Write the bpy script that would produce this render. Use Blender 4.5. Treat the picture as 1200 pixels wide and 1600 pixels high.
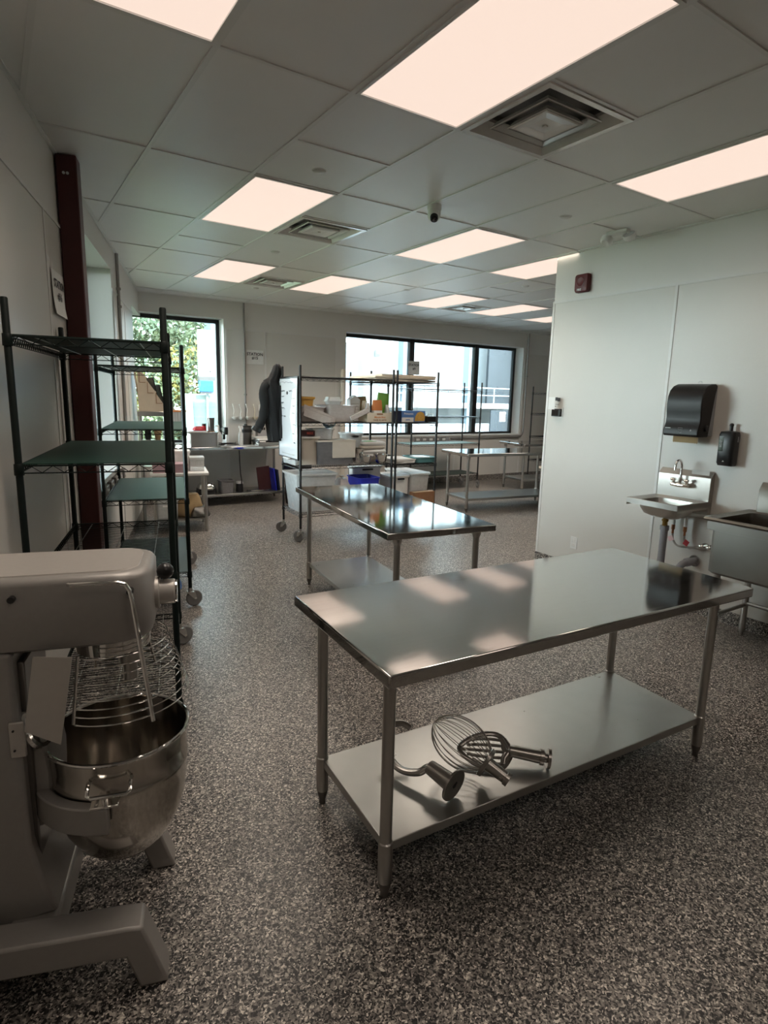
import bpy, math, random
import numpy as np
from mathutils import Matrix, Vector, noise
random.seed(7)
SC = bpy.context.scene
COL = SC.collection
PI = math.pi
for o in list(bpy.data.objects): bpy.data.objects.remove(o)

# ------------------------------------------------------------------ camera
cam_d = bpy.data.cameras.new('camera'); cam = bpy.data.objects.new('camera', cam_d); COL.objects.link(cam)
cam_d.sensor_fit = 'HORIZONTAL'; cam_d.sensor_width = 36.0; cam_d.lens = 919.67/1200*36
cam_d.shift_x = -10.6/1200; cam_d.shift_y = -11.0/1200
cam_d.clip_start = .05; cam_d.clip_end = 200
RM = [[0.8320764, -0.0800296, 0.5488571], [-0.5540716, -0.1655335, 0.8158451], [0.0255625, -0.9829517, -0.1820786]]
cam.matrix_world = Matrix(((RM[0][0], -RM[0][1], -RM[0][2], 0), (RM[1][0], -RM[1][1], -RM[1][2], 0),
                           (RM[2][0], -RM[2][1], -RM[2][2], 1.636), (0, 0, 0, 1)))
SC.camera = cam

# ------------------------------------------------------------------ world, exposure
LIGHT_E = .74           # glow of the ceiling light diffusers seen from the side
LAMP_W = 8.0            # extra area lamp added under each diffuser, thrown downwards
SKY_E = 19.0
w = bpy.data.worlds.new('world'); SC.world = w; w.use_nodes = True
nt = w.node_tree; bg = nt.nodes['Background']
tc = nt.nodes.new('ShaderNodeTexCoord'); sep = nt.nodes.new('ShaderNodeSeparateXYZ'); rmp = nt.nodes.new('ShaderNodeValToRGB')
nt.links.new(tc.outputs['Generated'], sep.inputs[0]); nt.links.new(sep.outputs['Z'], rmp.inputs[0]); nt.links.new(rmp.outputs[0], bg.inputs[0])
rmp.color_ramp.elements[0].position = 0.0; rmp.color_ramp.elements[0].color = (.86, .95, .98, 1)
rmp.color_ramp.elements[1].position = .8; rmp.color_ramp.elements[1].color = (.62, .80, 1.0, 1)
bg.inputs[1].default_value = SKY_E
sun_d = bpy.data.lights.new('sun', 'SUN'); sun_d.energy = 9.0; sun_d.angle = .02; sun_d.color = (1, .95, .86)
sun = bpy.data.objects.new('sun', sun_d); COL.objects.link(sun); sun.rotation_euler = (math.radians(48), 0, math.radians(14))
SC.view_settings.view_transform = 'Standard'; SC.view_settings.look = 'None'
SC.view_settings.exposure = 0.36; SC.view_settings.gamma = 1; SC.view_settings.use_curve_mapping = False
SC.cycles.use_denoising = True
SC.cycles.max_bounces = 10; SC.cycles.diffuse_bounces = 5; SC.cycles.glossy_bounces = 5; SC.cycles.transmission_bounces = 8
SC.cycles.transparent_max_bounces = 12
SC.cycles.sample_clamp_indirect = 8; SC.cycles.caustics_reflective = False; SC.cycles.caustics_refractive = False

# ------------------------------------------------------------------ materials
MATS = {}
def mat(name, col, rough=.5, metal=0.0, noise_amt=.08, noise_scale=20, bump=0.0, bump_scale=200, coat=0, spec=.5,
        stretch=None, alpha=1, trans=0, emis=None, emis_s=0, rough_var=0.0):
    m = bpy.data.materials.new(name); m.use_nodes = True; n = m.node_tree.nodes; l = m.node_tree.links
    b = n['Principled BSDF']
    b.inputs['Roughness'].default_value = rough; b.inputs['Metallic'].default_value = metal
    b.inputs['Coat Weight'].default_value = coat; b.inputs['Specular IOR Level'].default_value = spec
    b.inputs['Alpha'].default_value = alpha; b.inputs['Transmission Weight'].default_value = trans
    tcn = n.new('ShaderNodeTexCoord'); mp = n.new('ShaderNodeMapping'); l.new(tcn.outputs['Object'], mp.inputs[0])
    if stretch: mp.inputs['Scale'].default_value = stretch
    nz = n.new('ShaderNodeTexNoise'); nz.inputs['Scale'].default_value = noise_scale; nz.inputs['Detail'].default_value = 4
    l.new(mp.outputs[0], nz.inputs[0])
    mx = n.new('ShaderNodeMix'); mx.data_type = 'RGBA'
    c = np.array(col[:3]); lo = tuple(np.clip(c*(1-noise_amt), 0, 1))+(1,); hi = tuple(np.clip(c*(1+noise_amt), 0, 1))+(1,)
    mx.inputs[6].default_value = lo; mx.inputs[7].default_value = hi
    l.new(nz.outputs[0], mx.inputs[0]); l.new(mx.outputs[2], b.inputs['Base Color'])
    if rough_var:
        mr = n.new('ShaderNodeMapRange'); mr.inputs[3].default_value = max(.02, rough-rough_var); mr.inputs[4].default_value = rough+rough_var
        l.new(nz.outputs[0], mr.inputs[0]); l.new(mr.outputs[0], b.inputs['Roughness'])
    if bump:
        nb = n.new('ShaderNodeTexNoise'); nb.inputs['Scale'].default_value = bump_scale; l.new(mp.outputs[0], nb.inputs[0])
        bp = n.new('ShaderNodeBump'); bp.inputs['Strength'].default_value = bump; bp.inputs['Distance'].default_value = .002
        l.new(nb.outputs[0], bp.inputs['Height']); l.new(bp.outputs[0], b.inputs['Normal'])
    if emis:
        b.inputs['Emission Color'].default_value = tuple(emis)+(1,); b.inputs['Emission Strength'].default_value = emis_s
    MATS[name] = m; return m

def flake_material():
    m = bpy.data.materials.new('flake_floor'); m.use_nodes = True; n = m.node_tree.nodes; l = m.node_tree.links
    b = n['Principled BSDF']; tcn = n.new('ShaderNodeTexCoord')
    nz = n.new('ShaderNodeTexNoise'); nz.inputs['Scale'].default_value = 60; nz.inputs['Detail'].default_value = 2
    l.new(tcn.outputs['Object'], nz.inputs[0])
    add = n.new('ShaderNodeVectorMath'); add.operation = 'MULTIPLY_ADD'; add.inputs[1].default_value = (.018,)*3
    l.new(nz.outputs['Color'], add.inputs[0]); l.new(tcn.outputs['Object'], add.inputs[2])
    v = n.new('ShaderNodeTexVoronoi'); v.inputs['Scale'].default_value = 190; l.new(add.outputs[0], v.inputs['Vector'])
    sp = n.new('ShaderNodeSeparateColor'); l.new(v.outputs['Color'], sp.inputs[0])
    r = n.new('ShaderNodeValToRGB'); r.color_ramp.interpolation = 'CONSTANT'; e = r.color_ramp.elements
    stops = [(0, (.006, .006, .007)), (.26, (.028, .026, .026)), (.38, (.15, .135, .125)), (.62, (.24, .22, .20)),
             (.80, (.46, .42, .375)), (.93, (.74, .69, .62))]
    e[0].position = 0; e[0].color = stops[0][1]+(1,); e[1].position = stops[1][0]; e[1].color = stops[1][1]+(1,)
    for p, c in stops[2:]:
        k = e.new(p); k.color = c+(1,)
    l.new(sp.outputs[0], r.inputs[0]); l.new(r.outputs[0], b.inputs['Base Color'])
    b.inputs['Roughness'].default_value = .32; b.inputs['Specular IOR Level'].default_value = .5
    bp = n.new('ShaderNodeBump'); bp.inputs['Strength'].default_value = .25; bp.inputs['Distance'].default_value = .001
    l.new(v.outputs['Distance'], bp.inputs['Height']); l.new(bp.outputs[0], b.inputs['Normal'])
    MATS['flake'] = m; return m

def glass_material():
    m = bpy.data.materials.new('window_glass'); m.use_nodes = True; n = m.node_tree.nodes; l = m.node_tree.links
    n.remove(n['Principled BSDF']); out = n['Material Output']
    tr = n.new('ShaderNodeBsdfTransparent'); tr.inputs[0].default_value = (.93, .97, .96, 1)
    gl = n.new('ShaderNodeBsdfGlossy'); gl.inputs['Roughness'].default_value = .02
    fr = n.new('ShaderNodeFresnel'); fr.inputs[0].default_value = 1.45
    mx = n.new('ShaderNodeMixShader'); l.new(fr.outputs[0], mx.inputs[0]); l.new(tr.outputs[0], mx.inputs[1]); l.new(gl.outputs[0], mx.inputs[2])
    l.new(mx.outputs[0], out.inputs[0]); MATS['glass'] = m

def plastic_clear(name, tint, mixf, rough=.25):
    m = bpy.data.materials.new(name); m.use_nodes = True; n = m.node_tree.nodes; l = m.node_tree.links
    b = n['Principled BSDF']; b.inputs['Base Color'].default_value = tuple(tint)+(1,); b.inputs['Roughness'].default_value = rough
    out = n['Material Output']; tr = n.new('ShaderNodeBsdfTransparent'); tr.inputs[0].default_value = tuple(min(1, c*1.1) for c in tint)+(1,)
    nz = n.new('ShaderNodeTexNoise'); nz.inputs['Scale'].default_value = 9; mr = n.new('ShaderNodeMapRange')
    mr.inputs[3].default_value = mixf-.12; mr.inputs[4].default_value = mixf+.12
    l.new(nz.outputs[0], mr.inputs[0])
    mx = n.new('ShaderNodeMixShader'); l.new(mr.outputs[0], mx.inputs[0]); l.new(tr.outputs[0], mx.inputs[1]); l.new(b.outputs[0], mx.inputs[2])
    l.new(mx.outputs[0], out.inputs[0]); MATS[name] = m

mat('wall_paint', (.73, .715, .685), .55, noise_amt=.02, noise_scale=3, bump=.05, bump_scale=300)
mat('wall_panel', (.66, .64, .60), .38, noise_amt=.02, noise_scale=4, bump=.25, bump_scale=120)
mat('trim_white', (.72, .71, .69), .4, noise_amt=.03)
mat('ceiling_tile', (.86, .855, .84), .42, noise_amt=.02, noise_scale=6, bump=.08, bump_scale=400)
mat('grid_white', (.80, .80, .78), .35, noise_amt=.02)
mat('column_red', (.06, .007, .006), .45, noise_amt=.25, noise_scale=7, bump=.1, bump_scale=60)
flake_material(); glass_material()
mat('frame_black', (.012, .013, .014), .4)
mat('steel', (.50, .49, .475), .075, 1, noise_amt=.04, noise_scale=6, stretch=(1, 12, 1), rough_var=.03)
mat('steel_leg', (.50, .49, .47), .3, 1, noise_amt=.06, noise_scale=30)
mat('steel_shelf', (.46, .46, .445), .3, 1, noise_amt=.08, noise_scale=10, rough_var=.06)
mat('steel_dull', (.46, .44, .41), .33, 1, noise_amt=.1, noise_scale=6, rough_var=.07)
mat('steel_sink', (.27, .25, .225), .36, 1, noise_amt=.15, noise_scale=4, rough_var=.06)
mat('steel_dark', (.20, .19, .18), .35, 1, noise_amt=.15, noise_scale=12)
mat('chrome', (.78, .77, .75), .07, 1, noise_amt=.02)
mat('bowl_steel', (.52, .49, .45), .14, 1, noise_amt=.08, noise_scale=8, stretch=(6, 6, 1), rough_var=.05)
mat('cast_steel', (.42, .40, .38), .28, 1, noise_amt=.1, noise_scale=25, bump=.05, bump_scale=90)
mat('mixer_paint', (.34, .325, .31), .42, .35, noise_amt=.06, noise_scale=60, bump=.06, bump_scale=500)
mat('mixer_paint_lit', (.52, .49, .46), .4, .35, noise_amt=.05, noise_scale=60)  # brighter copy of the mixer paint, overhead light on the lid put into the colour
mat('black_plastic', (.012, .012, .013), .3, noise_amt=.2)
mat('black_gloss', (.013, .011, .011), .40, spec=.3, noise_amt=.1)
mat('rubber', (.10, .10, .10), .7); mat('caster_grey', (.20, .20, .20), .6); mat('caster_steel', (.55, .55, .54), .3, 1)
mat('epoxy_green', (.003, .008, .007), .5, spec=.25, noise_amt=.2)
mat('epoxy_black', (.010, .011, .012), .4, noise_amt=.2)
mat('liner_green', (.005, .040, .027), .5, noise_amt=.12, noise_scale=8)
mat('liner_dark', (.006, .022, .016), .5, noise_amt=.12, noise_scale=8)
mat('liner_teal', (.16, .26, .25), .45); mat('edge_light', (.55, .58, .56), .3, .6)
mat('white_plastic', (.78, .78, .76), .4); mat('paper', (.82, .82, .80), .7); mat('paper_grey', (.60, .60, .58), .7)
mat('ink', (.03, .03, .035), .6); mat('ink_red', (.5, .07, .05), .6); mat('ink_white', (.8, .8, .8), .6)
mat('whiteboard', (.70, .73, .77), .14, noise_amt=.03); mat('marker', (.12, .13, .16), .6)
mat('cardboard', (.46, .36, .25), .8, noise_amt=.1); mat('cardboard_pale', (.66, .58, .46), .8, noise_amt=.08)
mat('wood_pale', (.68, .60, .50), .6, noise_amt=.15, noise_scale=5, stretch=(1, 12, 1)); mat('wood_brown', (.28, .14, .07), .6, noise_amt=.2)
mat('kraft', (.42, .29, .15), .85); mat('red_plastic', (.45, .02, .03), .35); mat('firebox', (.10, .006, .010), .4)
mat('blue_plastic', (.02, .03, .42), .35); mat('blue_box', (.10, .22, .52), .5); mat('teal_plastic', (.10, .26, .27), .4)
mat('yellow_tub', (.72, .42, .10), .45); mat('orange_print', (.62, .22, .07), .6); mat('green_bag', (.15, .34, .05), .5, noise_amt=.25)
mat('pasta', (.62, .36, .08), .6, noise_amt=.5, noise_scale=90); mat('navy', (.02, .03, .07), .5); mat('maroon', (.05, .012, .014), .5)
mat('jacket_cloth', (.006, .006, .007), .85, noise_amt=.25, noise_scale=40, bump=.2, bump_scale=300)
mat('cloth_beige', (.58, .53, .46), .85, noise_amt=.06); mat('grey_plastic', (.33, .33, .34), .5)
mat('pvc_grey', (.30, .30, .32), .45); mat('brass', (.45, .30, .10), .25, 1); mat('copper', (.42, .19, .10), .3, 1)
mat('hose', (.35, .33, .30), .35, .6); mat('pink_tag', (.75, .5, .5), .6); mat('red_tag', (.6, .06, .08), .6)
mat('ceramic', (.80, .79, .76), .2); mat('pink_box', (.45, .30, .33), .7); mat('amber', (.30, .17, .05), .5)
mat('vent_metal', (.78, .76, .73), .25, .2); mat('vent_dark', (.22, .22, .21), .5); mat('lens_black', (.005, .005, .006), .08)
mat('bld_white', (.27, .29, .29), .8, noise_amt=.03, noise_scale=2); mat('bld_blue', (.15, .19, .21), .8); mat('conduit_grey', (.30, .29, .28), .35, .4)
mat('bld_dark', (.016, .022, .027), .8, noise_amt=.3, noise_scale=3)
mat('asphalt', (.22, .225, .22), .9); mat('grass', (.10, .12, .06), .9, noise_amt=.4, noise_scale=3)
mat('leaf', (.12, .15, .07), .6, noise_amt=.6, noise_scale=1.5); mat('leaf_yellow', (.24, .20, .05), .6, noise_amt=.4, noise_scale=2)
mat('leaf_dark', (.075, .11, .06), .6, noise_amt=.6, noise_scale=2); mat('bark', (.30, .26, .21), .9); mat('box_green', (.20, .25, .22), .6)
mat('machine_blue', (.02, .12, .36), .5)
mat('light_panel', (.3, .28, .26), .6, noise_amt=.01, spec=.1, emis=(1.0, .79, .67), emis_s=LIGHT_E)
plastic_clear('clear_bin', (.80, .82, .82), .62); plastic_clear('clear_bag', (.72, .68, .66), .72, .2)
plastic_clear('clear_lid', (.9, .92, .92), .6); plastic_clear('smoke_plastic', (.30, .30, .31), .6); plastic_clear('aqua_plastic', (.35, .55, .62), .7)

# ------------------------------------------------------------------ mesh helpers
def rz(a): c, s = math.cos(a), math.sin(a); return np.array([[c, -s, 0], [s, c, 0], [0, 0, 1.]])
def rx(a): c, s = math.cos(a), math.sin(a); return np.array([[1., 0, 0], [0, c, -s], [0, s, c]])
def ry(a): c, s = math.cos(a), math.sin(a); return np.array([[c, 0, s], [0, 1., 0], [-s, 0, c]])
def basis(d):
    d = np.array(d, float); d /= np.linalg.norm(d)
    a = np.array([0, 0, 1.]) if abs(d[2]) < .9 else np.array([1., 0, 0])
    u = np.cross(a, d); u /= np.linalg.norm(u); return u, np.cross(d, u), d
class MB:
    def __init__(s): s.v = []; s.f = []
    def add(s, v, f, R=None, T=None):
        v = np.array(v, float)
        if R is not None: v = v@np.array(R).T
        if T is not None: v = v+np.array(T)
        b = len(s.v); s.v.extend(v.tolist()); s.f.extend([tuple(b+i for i in q) for q in f]); return s
    def box(s, x0, x1, y0, y1, z0, z1, R=None, T=None):
        v = [(x0, y0, z0), (x1, y0, z0), (x1, y1, z0), (x0, y1, z0), (x0, y0, z1), (x1, y0, z1), (x1, y1, z1), (x0, y1, z1)]
        return s.add(v, [(0, 3, 2, 1), (4, 5, 6, 7), (0, 1, 5, 4), (1, 2, 6, 5), (2, 3, 7, 6), (3, 0, 4, 7)], R, T)
    def cyl(s, p0, p1, r0, r1=None, n=12, cap=True):
        r1 = r0 if r1 is None else r1; p0 = np.array(p0, float); p1 = np.array(p1, float); u, w_, d = basis(p1-p0)
        v = []
        for p, r in ((p0, r0), (p1, r1)):
            for i in range(n):
                a = 2*PI*i/n; v.append(p+r*(math.cos(a)*u+math.sin(a)*w_))
        f = [(i, (i+1) % n, n+(i+1) % n, n+i) for i in range(n)]
        if cap: f += [tuple(range(n-1, -1, -1)), tuple(range(n, 2*n))]
        return s.add(v, f)
    def tube(s, pts, r, n=6, closed=False, flat=None):
        P = [np.array(p, float) for p in pts]; m = len(P); rings = []
        rr = r if hasattr(r, '__len__') else [r]*m; prev = None
        for i in range(m):
            if closed: d = P[(i+1) % m]-P[i-1]
            else: d = P[min(i+1, m-1)]-P[max(i-1, 0)]
            d = d/np.linalg.norm(d)
            if prev is None: u, w_, _ = basis(d)
            else:
                u = prev-d*np.dot(prev, d); u /= np.linalg.norm(u); w_ = np.cross(d, u)
            prev = u
            for k in range(n):
                a = 2*PI*k/n; fl = 1 if flat is None else flat
                rings.append(P[i]+rr[i]*(math.cos(a)*u+math.sin(a)*w_*fl))
        f = []
        for i in range(m if closed else m-1):
            j = (i+1) % m
            for k in range(n): f.append((i*n+k, i*n+(k+1) % n, j*n+(k+1) % n, j*n+k))
        if not closed: f += [tuple(range(n-1, -1, -1)), tuple((m-1)*n+k for k in range(n))]
        return s.add(rings, f)
    def lathe(s, prof, n=24, T=(0, 0, 0), R=None, a0=0, a1=2*PI):
        full = abs(a1-a0-2*PI) < 1e-6; m = n if full else n+1; v = []
        for r, z in prof:
            for i in range(m):
                a = a0+(a1-a0)*i/n; v.append((r*math.cos(a), r*math.sin(a), z))
        f = []
        for j in range(len(prof)-1):
            for i in range(n):
                k = (i+1) % m; f.append((j*m+i, j*m+k, (j+1)*m+k, (j+1)*m+i))
        return s.add(v, f, R, T)
    def loft(s, rings, cap0=True, cap1=True, R=None, T=None):
        n = len(rings[0]); v = [p for r in rings for p in r]; f = []
        for j in range(len(rings)-1):
            for i in range(n):
                k = (i+1) % n; f.append((j*n+i, j*n+k, (j+1)*n+k, (j+1)*n+i))
        if cap0: f.append(tuple(range(n-1, -1, -1)))
        if cap1: b = (len(rings)-1)*n; f.append(tuple(b+i for i in range(n)))
        return s.add(v, f, R, T)
    def prism(s, poly, h0, h1, axis='z', R=None, T=None):
        def m(p, h): return {'z': (p[0], p[1], h), 'y': (p[0], h, p[1]), 'x': (h, p[0], p[1])}[axis]
        return s.loft([[m(p, h0) for p in poly], [m(p, h1) for p in poly]], True, True, R, T)
    def quad(s, a, b, c, d): return s.add([a, b, c, d], [(0, 1, 2, 3)])
    def sphere(s, c, r, n=12, m=8, sc=(1, 1, 1)):
        prof = [(math.sin(PI*i/m)*r, -math.cos(PI*i/m)*r) for i in range(m+1)]; prof[0] = (1e-4, -r); prof[-1] = (1e-4, r)
        return s.lathe(prof, n, T=c, R=np.diag(sc))
def rrect(w, d, r, z, n=3, cx=0, cy=0):
    r = min(r, w/2-1e-4, d/2-1e-4); o = []
    for qx, qy, a in ((1, 1, 0), (-1, 1, PI/2), (-1, -1, PI), (1, -1, 1.5*PI)):
        for i in range(n+1):
            t = a+PI/2*i/n; o.append((cx+qx*(w/2-r)+r*math.cos(t), cy+qy*(d/2-r)+r*math.sin(t), z))
    return o
def link(o, parent=None):
    COL.objects.link(o)
    if parent is not None: o.parent = parent
    return o
def obj(name, mb, m, parent=None, bev=0, smooth=True, label=None, kind=None, recalc=True, loc=None, rot=None, segs=1):
    me = bpy.data.meshes.new(name); me.from_pydata(mb.v, [], mb.f); me.update()
    if recalc:
        import bmesh
        b = bmesh.new(); b.from_mesh(me); bmesh.ops.recalc_face_normals(b, faces=b.faces); b.to_mesh(me); b.free()
    me.materials.append(MATS[m] if isinstance(m, str) else m)
    if smooth:
        me.shade_smooth()
        me.set_sharp_from_angle(angle=math.radians(38))
    o = bpy.data.objects.new(name, me); link(o, parent)
    if bev:
        b = o.modifiers.new('bevel', 'BEVEL'); b.width = bev; b.segments = segs; b.limit_method = 'ANGLE'; b.angle_limit = math.radians(40)
    if label: o['label'] = label
    if kind: o['kind'] = kind
    if loc is not None: o.location = loc
    if rot is not None: o.rotation_euler = rot
    return o
def thing(name, label, cat, loc=(0, 0, 0), rotz=0, group=None):
    o = bpy.data.objects.new(name, None); o.empty_display_size = .1; COL.objects.link(o)
    o.location = loc; o.rotation_euler = (0, 0, rotz); o['label'] = label; o['category'] = cat
    if group: o['group'] = group
    return o
def tag(o, label, cat, group=None, loc=None, rotz=None):
    o['label'] = label; o['category'] = cat
    if group: o['group'] = group
    if loc is not None: o.location = loc
    if rotz is not None: o.rotation_euler = (0, 0, rotz)
    return o
def struct(name, mb, m, parent=None, **k):
    o = obj(name, mb, m, parent, **k)
    if parent is None: o['kind'] = 'structure'
    return o
def copy_tree(o, parent=None):
    c = o.copy(); COL.objects.link(c); c.parent = parent
    for ch in list(o.children): copy_tree(ch, c)
    return c
def text_mesh(name, body, size, m, parent, loc, R, extr=.0005, align='CENTER', label=None):
    cu = bpy.data.curves.new(name, 'FONT'); cu.body = body; cu.size = size; cu.align_x = align; cu.align_y = 'CENTER'; cu.extrude = extr
    cu.resolution_u = 2; cu.offset = size*.02
    t = bpy.data.objects.new(name+'_tmp', cu); COL.objects.link(t)
    dg = bpy.context.evaluated_depsgraph_get(); me = bpy.data.meshes.new_from_object(t.evaluated_get(dg)); COL.objects.unlink(t); bpy.data.objects.remove(t)
    me.materials.clear(); me.materials.append(MATS[m]); me.name = name
    o = bpy.data.objects.new(name, me); link(o, parent); o.matrix_local = Matrix.Translation(loc) @ Matrix(np.array(R).tolist()).to_4x4()
    return o
TXT_Y = np.array([[1., 0, 0], [0, 0, -1.], [0, 1., 0]])       # text facing -y, reading +x
CE = 2.965
# left wall frame: point + direction (u) and room-side normal
LP = np.array([.401, 4.17]); LU = np.array([.27344, .96189]); LN = np.array([.96189, -.27344]); LA = math.atan2(LU[1], LU[0])
def lw(t, n, z): p = LP+LU*t+LN*n; return (p[0], p[1], z)
FA = -.026
def fy(x): return 9.0565+math.tan(FA)*x
RA = .0216
def rxw(y): return 4.463+math.tan(RA)*y

# ================================================================== ROOM SHELL
H0 = 3.10
fl = MB().box(-3.2, 13.2, -3.3, 9.5, -.1, 0); struct('floor', fl, 'flake')
# ---- left wall (local x runs along the wall, +y is outdoors)
def frame_empty(o, p, a): o.location = (p[0], p[1], 0); o.rotation_euler = (0, 0, a)
W1 = (.30, 2.27, .93, 2.745); W2 = (4.07, 5.50, .90, 2.66)
b = MB()
b.box(-7.8, W1[0], 0, .38, 0, H0); b.box(W1[1], W2[0], 0, .38, 0, H0)
b.box(W1[0], W1[1], 0, .38, 0, W1[2]); b.box(W1[0], W1[1], 0, .38, W1[3], H0)
b.box(W2[0], 5.15, 0, .38, 0, W2[2]); b.box(W2[0], 5.30, 0, .38, W2[3], H0)
wl = struct('wall_left', b, 'wall_paint'); frame_empty(wl, LP, LA)
def wall_panels(wall, spans, z0, z1, y0=-.006):
    for a, c in spans:
        p = MB().box(a+.004, c-.004, y0, 0, z0, z1); obj('wall_panel', p, 'wall_panel', wall, bev=.0015)
        obj('panel_strip', MB().box(a-.012, a+.012, y0-.004, 0, z0, z1), 'trim_white', wall)
wall_panels(wl, [(-4.06, -2.84), (-2.84, -1.62), (-1.62, -.40), (-.40, W1[0])], .1, 2.555)
wall_panels(wl, [(W1[1]+.02, 3.2), (3.2, W2[0])], .1, 2.56)
obj('panel_strip', MB().box(-4.06, W1[0], -.012, 0, 2.553, 2.573), 'trim_white', wl)
obj('panel_strip', MB().box(W1[1], W2[0], -.012, 0, 2.553, 2.573), 'trim_white', wl)
obj('panel_strip', MB().box(W1[0], W1[1], -.03, .0, W1[2]-.035, W1[2]), 'trim_white', wl, label='white sill edge')
bl = struct('baseboard_left', MB().box(-7.8, 5.1, -.008, 0, 0, .10), 'flake'); frame_empty(bl, LP, LA)
# ---- far wall
F1 = (1.05, 2.955, .86, 2.70); F2 = (5.02, 9.105, .925, 2.67)
b = MB()
b.box(.9, F1[0], 0, .32, 0, H0); b.box(F1[1], F2[0], 0, .32, 0, H0); b.box(F2[1], 13.2, 0, .32, 0, H0)
for f in (F1, F2): b.box(f[0], f[1], 0, .32, 0, f[2]); b.box(f[0], f[1], 0, .32, f[3], H0)
wf = struct('wall_far', b, 'wall_paint'); frame_empty(wf, (0, 9.0565), FA)
wall_panels(wf, [(2.99, 3.60), (3.60, 4.82)], .1, 2.555)
wall_panels(wf, [(5.0, 6.2), (6.2, 7.42), (7.42, 8.64)], .1, .86)
wall_panels(wf, [(9.15, 10.37), (10.37, 11.59)], .1, 2.555)
for a, c in ((1.8, 5.0), (9.12, 13)): obj('panel_strip', MB().box(max(a, 2.97) if a < 3 else a, c, -.010, 0, 2.553, 2.572), 'trim_white', wf)
bf = struct('baseboard_far', MB().box(1.8, 13, -.010, 0, 0, .11), 'flake'); frame_empty(bf, (0, 9.0565), FA)
# ---- right partition (ends at y = 4.05, the room goes on behind it)
wr = struct('wall_right', MB().box(-3.4, 4.05, -.14, 0, 0, H0), 'wall_paint')
frame_empty(wr, (4.463, 0), PI/2-RA)           # local x runs along +Y, local +y points into the room (-X)
for a, c in ((2.79, 4.035), (1.57, 2.79), (.35, 1.57), (-.87, .35), (-2.09, -.87)):
    obj('wall_panel', MB().box(a+.004, c-.004, 0, .006, .1, 2.545), 'wall_panel', wr, bev=.0015)
    obj('panel_strip', MB().box(a-.012, a+.012, 0, .011, .1, 2.545), 'trim_white', wr)
obj('panel_strip', MB().box(-3.3, 4.05, 0, .012, 2.540, 2.562), 'trim_white', wr)
obj('panel_strip', MB().box(4.03, 4.056, -.146, .010, .1, 2.56), 'trim_white', wr, label='white corner strip')
br = struct('baseboard_right', MB().box(-3.3, 4.06, 0, .010, 0, .10), 'flake'); frame_empty(br, (4.463, 0), PI/2-RA)
struct('wall_back', MB().box(-3.2, 4.7, -3.3, -3.1, 0, H0), 'wall_paint')
struct('wall_return', MB().box(4.5, 13.2, 1.3, 1.5, 0, H0), 'wall_paint')
struct('wall_end', MB().box(13.0, 13.2, 1.3, 9.0, 0, H0), 'wall_paint')
# ---- windows
def window(name, origin, ang, x0, x1, z0, z1, yg, mull=(), edge=True):
    fw = .055
    b = MB().box(x0, x1, yg-.03, yg+.03, z1-fw, z1).box(x0, x1, yg-.03, yg+.03, z0, z0+fw*.7)
    b.box(x0, x0+fw, yg-.03, yg+.03, z0, z1).box(x1-fw, x1, yg-.03, yg+.03, z0, z1)
    o = struct(name, b, 'frame_black', bev=.002); frame_empty(o, origin, ang)
    for m_ in mull: obj('mullion', MB().box(m_-.05, m_+.05, yg-.05, yg+.05, z0, z1), 'frame_black', o, bev=.002)
    xs = [x0]+list(mull)+[x1]
    for a, c in zip(xs[:-1], xs[1:]): obj('pane', MB().box(a+.03, c-.03, yg-.004, yg+.004, z0+.03, z1-.04), 'glass', o)
    return o
window('window_1', LP, LA, W1[0], W1[1], W1[2], W1[3], .33)
window('window_2', LP, LA, W2[0], 5.18, W2[2], W2[3], .27)
window('window_3', (0, 9.0565), FA, F1[0]+.2, F1[1], F1[2], F1[3], .25)
window('window_4', (0, 9.0565), FA, F2[0], F2[1], F2[2], F2[3], .25, mull=(6.50, 8.05))
sl = struct('trim_1', MB().box(F2[0], F2[1]+.03, -.022, .02, F2[2]-.03, F2[2]), 'trim_white', bev=.004); frame_empty(sl, (0, 9.0565), FA)
# ---- ceiling: slab, tiles, tee grid
cl = struct('ceiling', MB().box(-3.2, 13.2, -3.3, 9.5, H0, H0+.1), 'wall_paint')
GX = .228; GY = 2.5475; TW = .6096; TL = 1.2192
LIGHTS = [(0, -1), (2, -1), (5, -1), (2, 1), (3, 3), (5, 1), (5, 3), (7, 1), (8, 3), (10, 3), (12, 3), (12, 1), (-3, -3), (0, -3), (3, -3)]
VENTS = [(3, -.5), (3, 1.5), (4, 3.5), (9, 3.5)]
def clip(poly, px, py, nx, ny):
    out = []
    for i in range(len(poly)):
        a, c = poly[i], poly[(i+1) % len(poly)]
        da = (a[0]-px)*nx+(a[1]-py)*ny; dc = (c[0]-px)*nx+(c[1]-py)*ny
        if da >= 0: out.append(a)
        if da*dc < 0: t = da/(da-dc); out.append((a[0]+t*(c[0]-a[0]), a[1]+t*(c[1]-a[1])))
    return out
def room_clip(poly):
    p = clip(poly, LP[0], LP[1], LN[0], LN[1])
    if len(p) > 2: p = clip(p, 0, 9.0565, math.sin(FA)*1.0, -math.cos(FA))
    if len(p) > 2: p = clip(p, 13, 0, -1, 0)
    if len(p) > 2: p = clip(p, 0, -3.1, 0, 1)
    return p
split = {(2, 2), (2, 0), (3, 1), (3, -1), (4, 3), (9, 3), (8, 2), (6, 0)}
def xy(v, u): return (GX+TW*v, GY+TL*u)
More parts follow.
